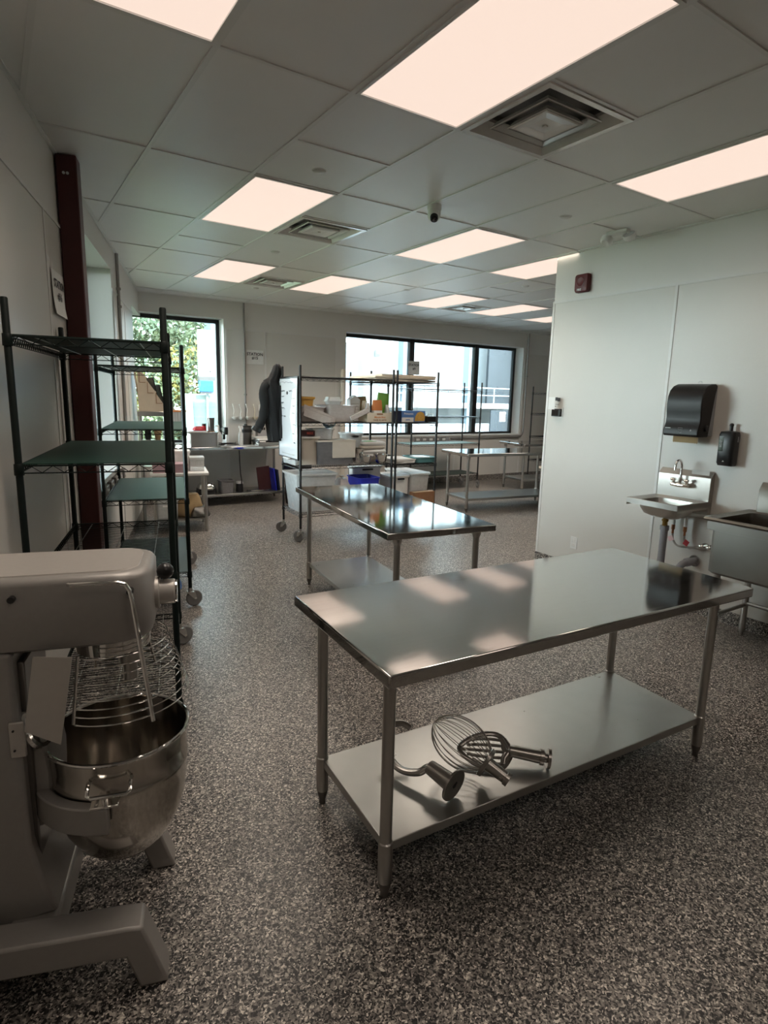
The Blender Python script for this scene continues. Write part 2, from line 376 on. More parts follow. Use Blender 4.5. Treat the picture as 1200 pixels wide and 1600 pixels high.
for v in range(-6, 21):
    for u in range(-5, 6):
        if (v, u) in LIGHTS: continue
        parts = [(u, u+.5), (u+.5, u+1)] if (v, u) in split else [(u, u+1)]
        for a, c in parts:
            if (v, a) in VENTS and c-a < .6: continue
            g = .007; x0, y0 = xy(v, a); x1, y1 = xy(v+1, c)
            if y1 < 4.0 and x0 > 4.5 and y1 < 1.3: continue
            P = room_clip([(x0+g, y0+g), (x1-g, y0+g), (x1-g, y1-g), (x0+g, y1-g)])
            if len(P) < 3: continue
            obj('ceiling_tile', MB().prism(P, CE+random.uniform(0, .0015), CE+.014), 'ceiling_tile', cl, smooth=False)
def bar(x0, x1, y0, y1, name):
    P = room_clip([(x0, y0), (x1, y0), (x1, y1), (x0, y1)])
    if len(P) > 2: obj(name, MB().prism(P, CE-.005, CE+.003), 'grid_white', cl, smooth=False)
for v in range(-5, 21): x, _ = xy(v, 0); bar(x-.012, x+.012, -3.1, 9.2, 'main_tee')
for v in range(-6, 21):
    for u in range(-4, 6):
        x0, y = xy(v, u)
        if y > 9.1 or (x0 > 4.5 and y < 1.3): continue
        bar(x0+.012, x0+TW-.012, y-.009, y+.009, 'cross_tee')
    for (a, u) in split:
        if a == v: x0, y = xy(v, u+.5); bar(x0+.012, x0+TW-.012, y-.009, y+.009, 'cross_tee')
t1 = struct('trim_2', MB().box(-7.6, 5.05, -.022, 0, CE-.006, CE+.02), 'grid_white'); frame_empty(t1, LP, LA)
t1 = struct('trim_3', MB().box(1.75, 13, -.022, 0, CE-.006, CE+.02), 'grid_white'); frame_empty(t1, (0, 9.0565), FA)
t1 = struct('trim_4', MB().box(-3.1, 4.06, 0, .022, CE-.006, CE+.02), 'grid_white'); frame_empty(t1, (4.463, 0), PI/2-RA)

# ---- ceiling lights
LBL = {(0, -1): 'light panel cut by the top edge, leftmost and above the mixer', (2, -1): 'largest light panel, nearest the camera beside the big air diffuser',
 (5, -1): 'long light panel at the right, above the wall with the sinks', (2, 1): 'square-looking light panel left of the middle, beside the second diffuser',
 (3, 3): 'light panel farthest left in the back of the room', (5, 1): 'light panel just behind the dome camera',
 (5, 3): 'light panel above the wire carts, between the third diffuser and the wide window', (7, 1): 'light panel partly cut off by the top corner of the partition',
 (8, 3): 'light panel left of the smallest far diffuser', (10, 3): 'light panel right of the smallest far diffuser',
 (12, 1): 'light panel hidden behind the partition, over the far right tables', (-3, -3): 'light panel behind the viewer at the left wall',
 (0, -3): 'light panel behind the viewer, second from the left wall', (3, -3): 'light panel behind the viewer toward the partition',
 (12, 3): 'farthest light panel, only its corner showing beside the partition'}
for (v, u) in LIGHTS:
    x, y = xy(v+.5, u+.5)
    t = thing('ceiling_light', LBL[(v, u)], 'light', (x, y, CE-.006), 0, 'recessed light panels')
    hx, hy = TW/2-.012, TL/2-.012; fr = MB(); w_ = .016
    fr.box(-hx, hx, -hy, -hy+w_, -.004, .03).box(-hx, hx, hy-w_, hy, -.004, .03).box(-hx, -hx+w_, -hy+w_, hy-w_, -.004, .03).box(hx-w_, hx, -hy+w_, hy-w_, -.004, .03)
    obj('frame', fr, 'grid_white', t)
    obj('diffuser', MB().box(-hx+w_, hx-w_, -hy+w_, hy-w_, .002, .012), 'light_panel', t)
    la = bpy.data.lights.new('panel_fill_lamp', 'AREA'); la.shape = 'RECTANGLE'; la.size = TW-.06; la.size_y = TL-.06
    back = u >= 3; mid = u == 1
    la.energy = LAMP_W*(1.9 if back else 1.05 if mid else .45 if (v, u) == (5, -1) else .80 if u == -1 else .35); la.color = (1.0, .87, .74); la.spread = math.radians(138 if back else 130 if mid else 136 if v == 5 else 123)  # added room fill: cones kept out of view, strongest at the back
    lo = bpy.data.objects.new('panel_fill_lamp', la); COL.objects.link(lo); lo.parent = t; lo.location = (0, 0, -.001)
# ---- air diffusers
VL = ['large square air diffuser beside the nearest light panel', 'square air diffuser right of the square-looking light panel',
      'far air diffuser beside the farthest left light panel', 'smallest air diffuser, between two light panels near the wide window']
for i, (v, u) in enumerate(VENTS):
    x, y = xy(v+.5, u+.25)
    t = thing('air_diffuser', VL[i], 'vent', (x, y, CE-.004), 0, 'square ceiling air diffusers')
    h = TW/2-.014
    def sq(r, z): return [(r, r, z), (-r, r, z), (-r, -r, z), (r, -r, z)]
    obj('outer_frame', MB().loft([sq(h, .0), sq(h, -.006), sq(h-.03, -.006), sq(h-.075, .045), sq(h-.075, .06)], False, False), 'vent_metal', t, smooth=False)
    obj('throat', MB().loft([sq(h-.05, .10), sq(h-.05, .05)], True, False), 'vent_dark', t, smooth=False)
    for r, z in ((.185, .0), (.125, -.004)):
        rr = [sq(r, z-.004), sq(r+.004, z), sq(r-.02, z+.028), sq(r-.03, z+.028), sq(r-.012, z-.002)]
        obj('cone', MB().loft(rr, False, False), 'vent_metal', t, smooth=False)
    obj('centre_plate', MB().loft([sq(.118, -.006), sq(.11, -.010), sq(.06, -.004), sq(.02, -.006)], False, True), 'vent_metal', t, smooth=False)
    obj('screw', MB().cyl((0, 0, -.012), (0, 0, 0), .014, n=16), 'vent_metal', t)
# ---- sprinkler caps, dome camera, emergency light
for (x, y), lb in zip([(1.759, 3.484), (2.368, 5.617), (3.622, 3.175), (5.399, 5.27), (4.494, 6.438), (2.949, 7.655)],
   ['round white sprinkler cap near the top of the picture, above the second diffuser', 'sprinkler cap between the two left light panels', 'sprinkler cap left of the twin-head emergency light',
    'sprinkler cap near the partition, before the far light panels', 'tiny sprinkler cap over the wide window side', 'sprinkler cap just behind the far left diffuser']):
    t = thing('sprinkler_cap', lb, 'sprinkler', (x, y, CE), 0, 'sprinkler caps in the ceiling')
    obj('cover', MB().lathe([(.0005, -.010), (.034, -.008), (.040, -.003), (.042, .002)], 20), 'trim_white', t)
    obj('ring', MB().lathe([(.042, -.003), (.047, -.001), (.047, .003)], 20), 'grid_white', t)
t = thing('dome_camera', 'small white dome camera with a black lens hanging from the ceiling', 'camera', (2.70, 3.56, CE), 0)
obj('base', MB().lathe([(.0005, 0), (.05, 0), (.05, -.03), (.047, -.038), (.0005, -.038)], 24), 'white_plastic', t, bev=.002)
Rt = rz(-2.5)@ry(.75)
obj('housing', MB().lathe([(.044, .0), (.046, -.035), (.044, -.05), (.034, -.072), (.0005, -.074)], 24, T=(0, 0, -.03)), 'white_plastic', t)
obj('lens', MB().lathe([(.0005, -.036), (.018, -.034), (.027, -.026), (.029, -.01), (.031, -.0)], 20, T=(-.012, -.016, -.082), R=rz(-2.2)@ry(-.6)), 'lens_black', t)
t = thing('emergency_light', 'white twin-head emergency light mounted on the ceiling by the partition', 'light', (4.215, 3.15, CE), 1.65)
obj('base', MB().box(-.09, .09, -.03, .03, -.03, 0), 'white_plastic', t, bev=.006)
for sx in (-1, 1):
    h = obj('lamp_head', MB().lathe([(.0005, -.03), (.03, -.03), (.046, -.012), (.05, .015), (.047, .02)], 20, T=(sx*.10, 0, -.06), R=rx(.7*sx)), 'white_plastic', t)
    obj('lens', MB().lathe([(.0005, .021), (.044, .018)], 20, T=(sx*.10, 0, -.06), R=rx(.7*sx)), 'clear_lid', h)
    obj('swivel', MB().cyl((sx*.08, 0, -.02), (sx*.10, 0, -.05), .01), 'white_plastic', t)
# ---- red column, conduits, raceways
t = thing('steel_column', 'dark red painted steel column standing against the left wall', 'column', (LP[0], LP[1], 0), LA)
obj('shaft', MB().box(0, .125, -.120, -.008, 0, CE-.001), 'column_red', t, bev=.008, segs=2)
obj('base_plate', MB().box(-.03, .16, -.15, -.008, 0, .012), 'column_red', t, bev=.002)
obj('bolt', MB().cyl((-.006, -.05, 2.86), (0, -.05, 2.86), .008).cyl((-.006, -.07, 2.86), (0, -.07, 2.86), .008), 'caster_steel', t)
def conduit(lb, pts, r, boxes=(), m='conduit_grey'):
    t = thing('conduit', lb, 'pipe'); obj('pipe', MB().tube(pts, r, 8), m, t)
    for p in boxes: obj('clamp', MB().box(p[0]-.02, p[0]+.02, p[1]-.02, p[1]+.01, p[2]-.012, p[2]+.012), m, t)
    return t
a = lw(2.62, .022, 0); conduit('grey conduit running down the left wall beside the bright window recess', [(a[0], a[1], CE-.01), (a[0], a[1], .95)], .016, [(a[0], a[1], 2.45), (a[0], a[1], 2.62)])
x = 3.26; conduit('grey conduit running down the far wall beside the station 15 sign', [(x, fy(x)-.02, CE-.01), (x, fy(x)-.02, .95)], .014, [(x, fy(x)-.02, 1.6)])
x = 9.21; y = fy(x)-.02
conduit('grey conduit beside the wide window, curving under its sill', [(x, y, CE-.01), (x, y, 1.0), (x-.02, y, .92), (x-.06, y, .875), (x-.15, y, .86), (7.3, fy(7.3)-.025, .86)], .016, [(x, y, 2.1), (8.3, fy(8.3)-.02, .86)])
for lb, o, ang, x0, x1, z, sgn in (('row of socket boxes under the bright window recess', LP, LA, .95, 2.1, .83, -1),
                            ('row of socket boxes under the wide far window', (0, 9.0565), FA, 6.52, 7.12, .85, -1)):
    t = thing('outlet_strip', lb, 'outlet', (o[0], o[1], 0), ang)
    obj('raceway', MB().box(x0-.15, x1+.15, -.030, -.006, z-.03, z+.03), 'grey_plastic', t, bev=.003)
    k = 5
    for i in range(k):
        xx = x0+(x1-x0)*i/(k-1)
        s_ = obj('socket_box', MB().box(xx-.06, xx+.06, -.048, -.01, z-.045, z+.045), 'conduit_grey', t, bev=.004)
        obj('socket', MB().box(xx-.035, xx+.035, -.053, -.045, z-.02, z+.02), 'white_plastic', s_)
t = thing('capped_tube', 'tan round-capped tube standing against the far wall left of the wide window', 'tube', (4.93, fy(4.93)-.07, 0))
obj('tube', MB().lathe([(.0005, 2.05), (.02, 2.045), (.035, 2.025), (.042, 1.99), (.042, 0.0)], 16), 'cloth_beige', t)
obj('cap', MB().lathe([(.0005, 2.06), (.022, 2.055), (.038, 2.034), (.045, 1.99), (.045, 1.93), (.042, 1.93)], 16), 'cardboard_pale', t)

# ---- signs
def sign(lb, lines, loc, ang, w_, h, size, curl=0):
    t = thing('station_sign', lb, 'sign', loc, ang)
    n = 8; rings = []
    b = MB()
    for i in range(n+1):
        z = -h/2+h*i/n; yy = -.003-curl*(max(0, -z/(h/2))**2)*.03
        b.v += [(-w_/2, yy-curl*.01*(1-i/n), z), (w_/2, yy, z), (w_/2, yy+.001, z), (-w_/2, yy+.001-curl*.01*(1-i/n), z)]
    for i in range(n):
        for k in range(4): b.f.append((4*i+k, 4*i+(k+1) % 4, 4*i+4+(k+1) % 4, 4*i+4+k))
    b.f += [(0, 1, 2, 3), (4*n, 4*n+1, 4*n+2, 4*n+3)]
    obj('sheet', b, 'paper', t)
    for i, (s, sz) in enumerate(lines):
        text_mesh('lettering', s, sz, 'ink', t, (0, -.006-curl*.012, h*.20-i*h*.27), TXT_Y)
    return t
p = lw(-.185, .010, 2.155); 
sign('curling white paper sign reading STATION #16 on the left wall', [('STATION', .062), ('#16', .062)], p, LA, .30, .24, .06, .35)
sign('white paper sign reading STATION #15 on the far wall', [('STATION', .062), ('#15', .062)], (3.425, fy(3.425)-.010, 2.17), FA, .27, .21, .06)
sign('white paper sign reading STATION #9 hanging at the window mullion', [('STATION', .058), ('#9', .058)], (6.40, fy(6.4)-.012, 2.145), FA, .24, .24, .058)

# ================================================================== WORKTABLES
def worktable(lb, cx, cy, ang, L=1.829, W=.762, H=.854, sz=.20, ia=.073, ib=.10, top='steel', shelf='steel_shelf', name='worktable', legs=((-1, 1), (-1, -1), (1, -1), (1, 1)), bev=.006):
    t = thing(name, lb, 'table', (cx, cy, 0), ang)
    b = MB().box(-L/2, L/2, -W/2, W/2, H-.018, H)
    b.box(-L/2, L/2, -W/2, -W/2+.002, H-.045, H-.015).box(-L/2, L/2, W/2-.002, W/2, H-.045, H-.015)
    b.box(-L/2, -L/2+.002, -W/2, W/2, H-.045, H-.015).box(L/2-.002, L/2, -W/2, W/2, H-.045, H-.015)
    obj('tabletop', MB().box(-L/2, L/2, -W/2, W/2, H-.042, H), top, t, bev=bev, segs=2)
    obj('channel', MB().box(-L/2+.1, L/2-.1, -.05, .05, H-.07, H-.042), 'steel_leg', t, bev=.002)
    lx, ly = L/2-ia, W/2-ib
    obj('undershelf', MB().box(-lx-.005, lx+.005, -ly-.005, ly+.005, sz-.034, sz), shelf, t, bev=.003, segs=2)
    for sx, sy in legs:
        x, y = sx*lx, sy*ly
        lg = obj('leg', MB().lathe([(.0205, H-.04), (.0205, sz+.02), (.0205, .09), (.0205, .085)], 14, T=(x, y, 0)), 'steel_leg', t)
        obj('socket', MB().lathe([(.03, H-.042), (.03, H-.07), (.0205, H-.09)], 14, T=(x, y, 0)), 'steel_leg', lg)
        obj('sleeve', MB().lathe([(.0205, sz+.008), (.0245, sz+.004), (.0245, .06), (.0205, .055)], 14, T=(x, y, 0)), 'steel_leg', lg)
        obj('foot', MB().lathe([(.0205, .062), (.0225, .056), (.019, .035), (.013, .018), (.014, .0), (.0005, .0)], 14, T=(x, y, 0)), 'steel_dark', lg)
    return t
worktable('nearest stainless worktable, with mixer attachments on its lower shelf', 1.811, 1.598, -.0688, ia=.073, ib=.121)
worktable('stainless worktable standing end-on in the middle, before the wire carts', 2.335, 3.60, 1.4321, sz=.20)
worktable('stainless worktable right of the loaded carts, mirror-bright top and empty shelf', 6.47, 6.50, -.16, H=.86, sz=.20)
worktable('stainless worktable farthest back, partly behind the partition', 8.62, 7.55, -.16, H=.86, sz=.22, L=1.7)
t = thing('equipment_stand', 'low dark steel stand with a pale wood top at the edge of the partition', 'stand', (6.95, 5.60, 0), -.10)
obj('wood_top', MB().box(-.42, .45, -.27, .27, .655, .685), 'wood_pale', t, bev=.003)
for sx in (-1, 1):
    for sy in (-1, 1): obj('leg', MB().box(sx*.36-.035, sx*.36+.035, sy*.22-.035, sy*.22+.035, 0, .655), 'steel_dark', t, bev=.003)
obj('shelf', MB().box(-.34, .34, -.22, .22, .10, .13), 'steel_dark', t)

# ================================================================== WIRE SHELVING
def wire_shelf(L, D, z, kind, m, t, edge=None, step=.026, rad=.0016):
    """frame with zig-zag truss edge; liner or wires on top. x along L, y along D, centred"""
    b = MB(); hx, hy = L/2, D/2; dz = .030; e = .004
    for zz in (z, z-dz):
        rr = e if zz == z else .0028
        b.tube([(-hx, -hy, zz), (hx, -hy, zz)], rr, 5).tube([(-hx, hy, zz), (hx, hy, zz)], rr, 5)
        b.tube([(-hx, -hy, zz), (-hx, hy, zz)], rr, 5).tube([(hx, -hy, zz), (hx, hy, zz)], rr, 5)
    def zig(p, q, n):
        pts = []
        for i in range(2*n+1):
            f = i/(2*n); pts.append((p[0]+(q[0]-p[0])*f, p[1]+(q[1]-p[1])*f, z-.001 if i % 2 else z-dz+.001))
        b.tube(pts, .0019, 4)
    nL, nD = max(3, int(L/.075)), max(3, int(D/.07))
    zig((-hx, -hy), (hx, -hy), nL); zig((-hx, hy), (hx, hy), nL); zig((-hx, -hy), (-hx, hy), nD*2 if D > .8 else nD); zig((hx, -hy), (hx, hy), nD*2 if D > .8 else nD)
    for sx in (-1, 1):
        for sy in (-1, 1): b.lathe([(.017, z-dz-.008), (.0185, z-dz-.006), (.0175, z+.006), (.016, z+.008)], 10, T=(sx*hx, sy*hy, 0))
    s = obj('shelf', b, m, t)
    wz = z+.0035
    wb = MB(); n = int((D if D > L else L)/step)
    long_y = D > L
    for i in range(1, n):
        a = -max(hx, hy)+2*max(hx, hy)*i/n
        if long_y: wb.tube([(-hx, a, wz), (hx, a, wz)], rad, 3)
        else: wb.tube([(a, -hy, wz), (a, hy, wz)], rad, 3)
    rb = MB()
    for k in (-1/3., 0, 1/3.) if min(L, D) > .5 else (-.2, .2):
        if long_y: rb.tube([(k*L, -hy, z-.002), (k*L, hy, z-.002)], .0026, 5)
        else: rb.tube([(-hx, k*D, z-.002), (hx, k*D, z-.002)], .0026, 5)
    if kind == 'wire': obj('wires', wb, m, s, kind='stuff', smooth=False)
    else: obj('liner', MB().box(-hx+.012, hx-.012, -hy+.006, hy-.006, z+.004, z+.008), kind, s)
    obj('support_wires', rb, 'edge_light' if edge else m, s, kind='stuff')
    return s
def wire_unit(name, lb, cx, cy, ang, L, D, top, levels, m, post_top=None, casters=True, r=.0137, skip=(), edge=None, rad=.0016, step=.026, group=None):
    t = thing(name, lb, 'shelving', (cx, cy, 0), ang, group)
    z0 = .14 if casters else .03
    for i, (sx, sy) in enumerate(((-1, -1), (1, -1), (1, 1), (-1, 1))):
        x, y = sx*L/2, sy*D/2
        p = obj('post', MB().lathe([(.0005, top), (r*.8, top-.001), (r, top-.006), (r, z0)], 10, T=(x, y, 0)), m, t)
        b = MB()
        for k in range(int((top-z0)/.0254/2)): pass
        if casters:
            a = random.uniform(-.5, .5)+(0.4 if sx > 0 else 2.6)
            if lb.startswith('green') and i == 1: a = 2.4
            cx_, cy_ = x+.028*math.cos(a), y+.028*math.sin(a)
            c = obj('caster', MB().cyl((x, y, .118), (x, y, .150), .016, n=10).box(-.026, .026, -.026, .026, .115, .122, T=(x, y, 0))
                    .prism([(-.030, .118), (.028, .118), (.035, .10), (.042, .06), (.022, .06)], -.021, -.018, 'y', R=rz(a), T=(x, y, 0))
                    .prism([(-.030, .118), (.028, .118), (.035, .10), (.042, .06), (.022, .06)], .018, .021, 'y', R=rz(a), T=(x, y, 0)), 'caster_steel', t)
            ax = np.array([-math.sin(a), math.cos(a), 0])
            cc = np.array([cx_, cy_, .0635])
            R = np.array([[math.cos(a), 0, -math.sin(a)], [math.sin(a), 0, math.cos(a)], [0, 1, 0]]).astype(float)
            obj('wheel', MB().lathe([(.012, -.017), (.045, -.012), (.055, -.013), (.0625, -.008), (.0635, 0), (.0625, .008), (.055, .013), (.045, .012), (.012, .017)], 24, T=cc, R=R), 'caster_grey', c)
            obj('axle', MB().cyl(cc-ax*.024, cc+ax*.024, .008, n=8), 'chrome', c)
        else:
            f_ = obj('foot', MB().lathe([(r, .03), (.012, .03), (.008, .02), (.018, .008), (.018, 0), (.0005, 0)], 10, T=(x, y, 0)), 'chrome', p)
    for z, kind in levels: wire_shelf(L, D, z, kind, m, t, edge, step, rad)
    return t
UA = 1.325
def along(p, dx, dy, a): return (p[0]+dx*math.cos(a)-dy*math.sin(a), p[1]+dx*math.sin(a)+dy*math.cos(a))
# A, B: local x across (towards the aisle), local y along the wall
aA = UA-PI/2
cA = along((.61, 2.62), -.28, .58, aA); cB = along((1.145, 4.42), -.28, .60, aA)
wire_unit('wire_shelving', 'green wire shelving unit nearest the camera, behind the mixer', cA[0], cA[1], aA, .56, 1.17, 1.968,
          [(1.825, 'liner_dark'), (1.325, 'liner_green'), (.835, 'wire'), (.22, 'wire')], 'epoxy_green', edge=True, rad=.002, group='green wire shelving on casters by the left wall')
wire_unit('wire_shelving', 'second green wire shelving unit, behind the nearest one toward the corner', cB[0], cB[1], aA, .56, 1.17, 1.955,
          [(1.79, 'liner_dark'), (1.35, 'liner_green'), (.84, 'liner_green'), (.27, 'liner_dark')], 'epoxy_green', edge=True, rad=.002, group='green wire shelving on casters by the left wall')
C1O = (2.75, 5.88); C1A = -.07; cC = along(C1O, .575, .28, C1A)
wire_unit('wire_cart', 'black wire cart with a whiteboard on its left end and packed shelves', cC[0], cC[1], C1A, 1.15, .56, 1.937,
          [(1.815, 'liner_dark'), (1.322, 'wire'), (.84, 'wire'), (.31, 'wire')], 'epoxy_black', rad=.0025)
C2O = (3.985, 5.84); C2A = -.02; cD = along(C2O, .30, .585, C2A)
wire_unit('wire_cart', 'black wire cart right of the whiteboard cart, pale boards on its top shelf', cD[0], cD[1], C2A, .60, 1.15, 1.937,
          [(1.80, 'wire'), (1.315, 'wire'), (.815, 'wire'), (.30, 'wire')], 'epoxy_black', rad=.0025, casters=False)
wire_unit('wire_cart', 'black wire cart with mostly empty shelves under the wide window', 6.62, 8.37, -.03, 1.50, .50, 1.912,
          [(1.765, 'wire'), (1.298, 'wire'), (.823, 'liner_teal'), (.27, 'liner_dark')], 'epoxy_black', rad=.0025)
wire_unit('wire_shelving', 'black wire shelving far right, mostly hidden behind the partition', 9.75, 8.27, -.03, 1.20, .50, 1.90,
          [(1.77, 'wire'), (1.36, 'wire'), (.90, 'wire'), (.42, 'wire')], 'epoxy_black', rad=.0025, casters=False)

# ================================================================== MIXER
MA = math.atan2(-.277, .961); MO = (.29, 1.5)
mx_ = thing('stand_mixer', 'large grey floor-standing planetary mixer at the lower left', 'mixer', (MO[0], MO[1], 0), MA)
YC = .235
rail = [(-.62, .235), (-.10, .200), (-.06, .194), (0, 0), (-.075, 0), (-.108, .108), (-.50, .135), (-.53, 0), (-.62, 0)]
for y0, y1 in ((-.025, .065), (.405, .495)): obj('leg', MB().prism(rail, y0, y1, 'y'), 'mixer_paint', mx_, bev=.008, segs=2)
obj('crossbar', MB().prism([(-.40, .11), (-.28, .11), (-.285, .185), (-.30, .192), (-.40, .20)], .066, .404, 'y'), 'mixer_paint', mx_, bev=.006, segs=2)
colp = [(-.62, .15), (-.285, .20), (-.315, .30), (-.338, .42), (-.342, .97), (-.62, .97)]
obj('column', MB().prism(colp, .09, .38, 'y'), 'mixer_paint', mx_, bev=.012, segs=2)
def headpoly(gr, n=8, x1=-.006, y0=.085, y1=.385, r=.085):
    x0 = -.62+gr; x1 -= gr; y0 += gr; y1 -= gr; P = [(x0, y0)]
    for i in range(n+1): a = -PI/2+PI/2*i/n; P.append((x1-r+r*math.cos(a), y0+r+r*math.sin(a)))
    for i in range(n+1): a = PI/2*i/n; P.append((x1-r+r*math.cos(a), y1-r+r*math.sin(a)))
    P.append((x0, y1)); return P
def lp(P, z): return [(x, y, z) for x, y in P]
hd = MB().loft([lp(headpoly(.03), .962), lp(headpoly(.008), .975), lp(headpoly(0), 1.0), lp(headpoly(0), 1.145), lp(headpoly(.006), 1.157), lp(headpoly(.018), 1.163)])
obj('head', hd, 'mixer_paint', mx_)
obj('lid', MB().loft([lp(headpoly(.032, r=.06), 1.1625), lp(headpoly(.034, r=.06), 1.166)]), 'mixer_paint_lit', mx_)
for x in (-.325, -.055): obj('bolt', MB().cyl((x, .070, 1.118), (x, .09, 1.118), .0085, n=12), 'black_plastic', mx_)
hb = obj('attachment_hub', MB().cyl((-.02, YC, 1.06), (.048, YC, 1.06), .036, n=28).cyl((-.02, YC, 1.06), (.006, YC, 1.06), .046, n=28), 'mixer_paint_lit', mx_, bev=.003)
obj('cap', MB().cyl((.048, YC, 1.06), (.053, YC, 1.06), .033, n=28), 'chrome', hb)
kb = obj('hub_knob', MB().cyl((.022, YC, 1.09), (.022, YC, 1.118), .007), 'chrome', mx_)
obj('wing', MB().sphere((.022, YC, 1.122), .024, 16, 8, (1, 1.0, .999)).sphere((.022, YC, 1.122), .010, 8, 6), 'black_plastic', kb)
kb.children[0].matrix_local = Matrix.Identity(4)
obj('planetary', MB().lathe([(.0005, .905), (.085, .905), (.098, .915), (.10, .94), (.10, .972)], 36, T=(-.125, YC, 0)), 'chrome', mx_)
obj('tool_shaft', MB().cyl((-.085, YC, .90), (-.085, YC, .80), .020, n=16).cyl((-.085, YC, .86), (-.085, YC, .885), .03, n=16), 'steel_dull', mx_)
# safety guard
gd = obj('guard_frame', MB().tube([(-.208, .066, .77), (-.190, .085, .95)], .0045, 6), 'chrome', mx_)
obj('guard_frame', MB().tube([(-.208, .404, .77), (-.190, .385, .95)], .0045, 6), 'chrome', mx_)
n_r = 9
for i in range(n_r):
    f = i/(n_r-1); r = .190-.027*f-.012*f*f; z = .766+.169*f; cx_ = -.117-.014*f
    a0 = math.radians(-118); pts = [(cx_+r*math.cos(a), YC+r*math.sin(a), z) for a in np.linspace(a0, -a0, 40)]
    obj('guard_wire', MB().tube(pts, .0022, 6), 'chrome', mx_)
for a, m in ((-62, 0), (62, 0), (0, 0)):
    a = math.radians(a); pts = []
    for f in np.linspace(0, 1, 6): r = .190-.027*f-.012*f*f-.004; pts.append((-.117-.014*f+r*math.cos(a), YC+r*math.sin(a), .766+.169*f))
    if m == 0 and a != 0 and a > 0: obj('guard_rib', MB().tube(pts, .0035, 6), 'chrome', mx_)
obj('guard_handle', MB().tube([(-.195, .066, 1.150), (-.19, .056, 1.152), (-.08, .052, 1.151), (-.062, .050, 1.146), (-.053, .049, 1.13), (-.048, .048, 1.10), (-.030, .047, .93), (-.014, .060, .755)], [.0058]*8, 8), 'chrome', mx_)
sp_ = MB().add([(-.284, .058, .972), (-.194, .052, .966), (-.236, .050, .728), (-.318, .060, .772)], [(0, 1, 2), (0, 2, 3)])
sp_.v[1][1] = .046; o = obj('splash_plate', sp_, 'mixer_paint_lit', mx_, smooth=False)
mo = o.modifiers.new('thick', 'SOLIDIFY'); mo.thickness = .003; mo.offset = -1
obj('hinge_plate', MB().box(-.361, -.325, .080, .090, .688, .786), 'mixer_paint_lit', mx_, bev=.002)
for z in (.71, .765): obj('bolt', MB().cyl((-.350, .077, z), (-.350, .082, z), .003, n=8), 'black_plastic', mx_)
obj('slide_rail', MB().box(-.345, -.325, .13, .34, .30, .93), 'steel_dark', mx_, bev=.004)
obj('crank_wheel', MB().lathe([(.055, -.008), (.066, -.008), (.070, 0), (.066, .008), (.055, .008), (.052, 0), (.055, -.008)], 24, T=(-.315, .165, .735), R=ry(PI/2-.3)@rx(.2)), 'chrome', mx_)
obj('lift_bracket', MB().prism([(-.345, .43), (-.29, .44), (-.285, .60), (-.30, .72), (-.345, .74)], .14, .33, 'y'), 'mixer_paint', mx_, bev=.01, segs=2)
# yoke: C-shaped arm around the back of the bowl
rings = []
for a in np.linspace(math.radians(268), math.radians(92), 30):
    ri, ro = .192, .226
    ex = 1.0
    c_, s_ = math.cos(a), math.sin(a); z0, z1 = .470, .548
    rings.append([(-.125+ri*c_, YC+ri*s_*ex, z0), (-.125+ro*c_, YC+ro*s_*ex, z0), (-.125+ro*c_, YC+ro*s_*ex, z1), (-.125+ri*c_, YC+ri*s_*ex, z1)])
obj('bowl_yoke', MB().loft(rings), 'mixer_paint', mx_, bev=.004, segs=2)
for sy in (-1, 1):
    y = YC+sy*.209
    obj('clamp_plate', MB().box(-.175, -.105, y-.019, y+.019, .549, .557), 'chrome', mx_, bev=.002)
    obj('clamp_pin', MB().cyl((-.14, y, .555), (-.14, y, .568), .007), 'chrome', mx_)
# bowl
bw = thing('mixing_bowl', 'polished steel mixer bowl with side handles held in the mixer', 'bowl', (MO[0]+(-.125*.961+YC*.277), MO[1]+(.125*.277+YC*.961), 0), MA)
prof = [(.0005, .262), (.055, .262), (.060, .255), (.066, .262), (.10, .285), (.135, .325), (.160, .375), (.176, .43), (.183, .49), (.1845, .53), (.1885, .538), (.1885, .552), (.186, .556), (.1885, .60), (.1905, .648)]
inner = [(.1885, .648), (.1865, .60), (.183, .55), (.181, .49), (.173, .43), (.157, .377), (.132, .328), (.098, .289), (.0005, .275)]
obj('body', MB().lathe(prof+inner, 56), 'bowl_steel', bw)
obj('rim', MB().tube([(.1925*math.cos(a), .1925*math.sin(a), .652) for a in np.linspace(0, 2*PI, 56, endpoint=False)], .0058, 8, closed=True), 'chrome', bw)
for s_ in (-1, 1):
    p = [(-.055, s_*.185, .605), (-.055, s_*.205, .602), (-.055, s_*.222, .590), (-.045, s_*.226, .585), (.04, s_*.226, .585), (.05, s_*.222, .590), (.05, s_*.205, .602), (.05, s_*.183, .605)]
    obj('handle', MB().tube(p, .0055, 8), 'chrome', bw)

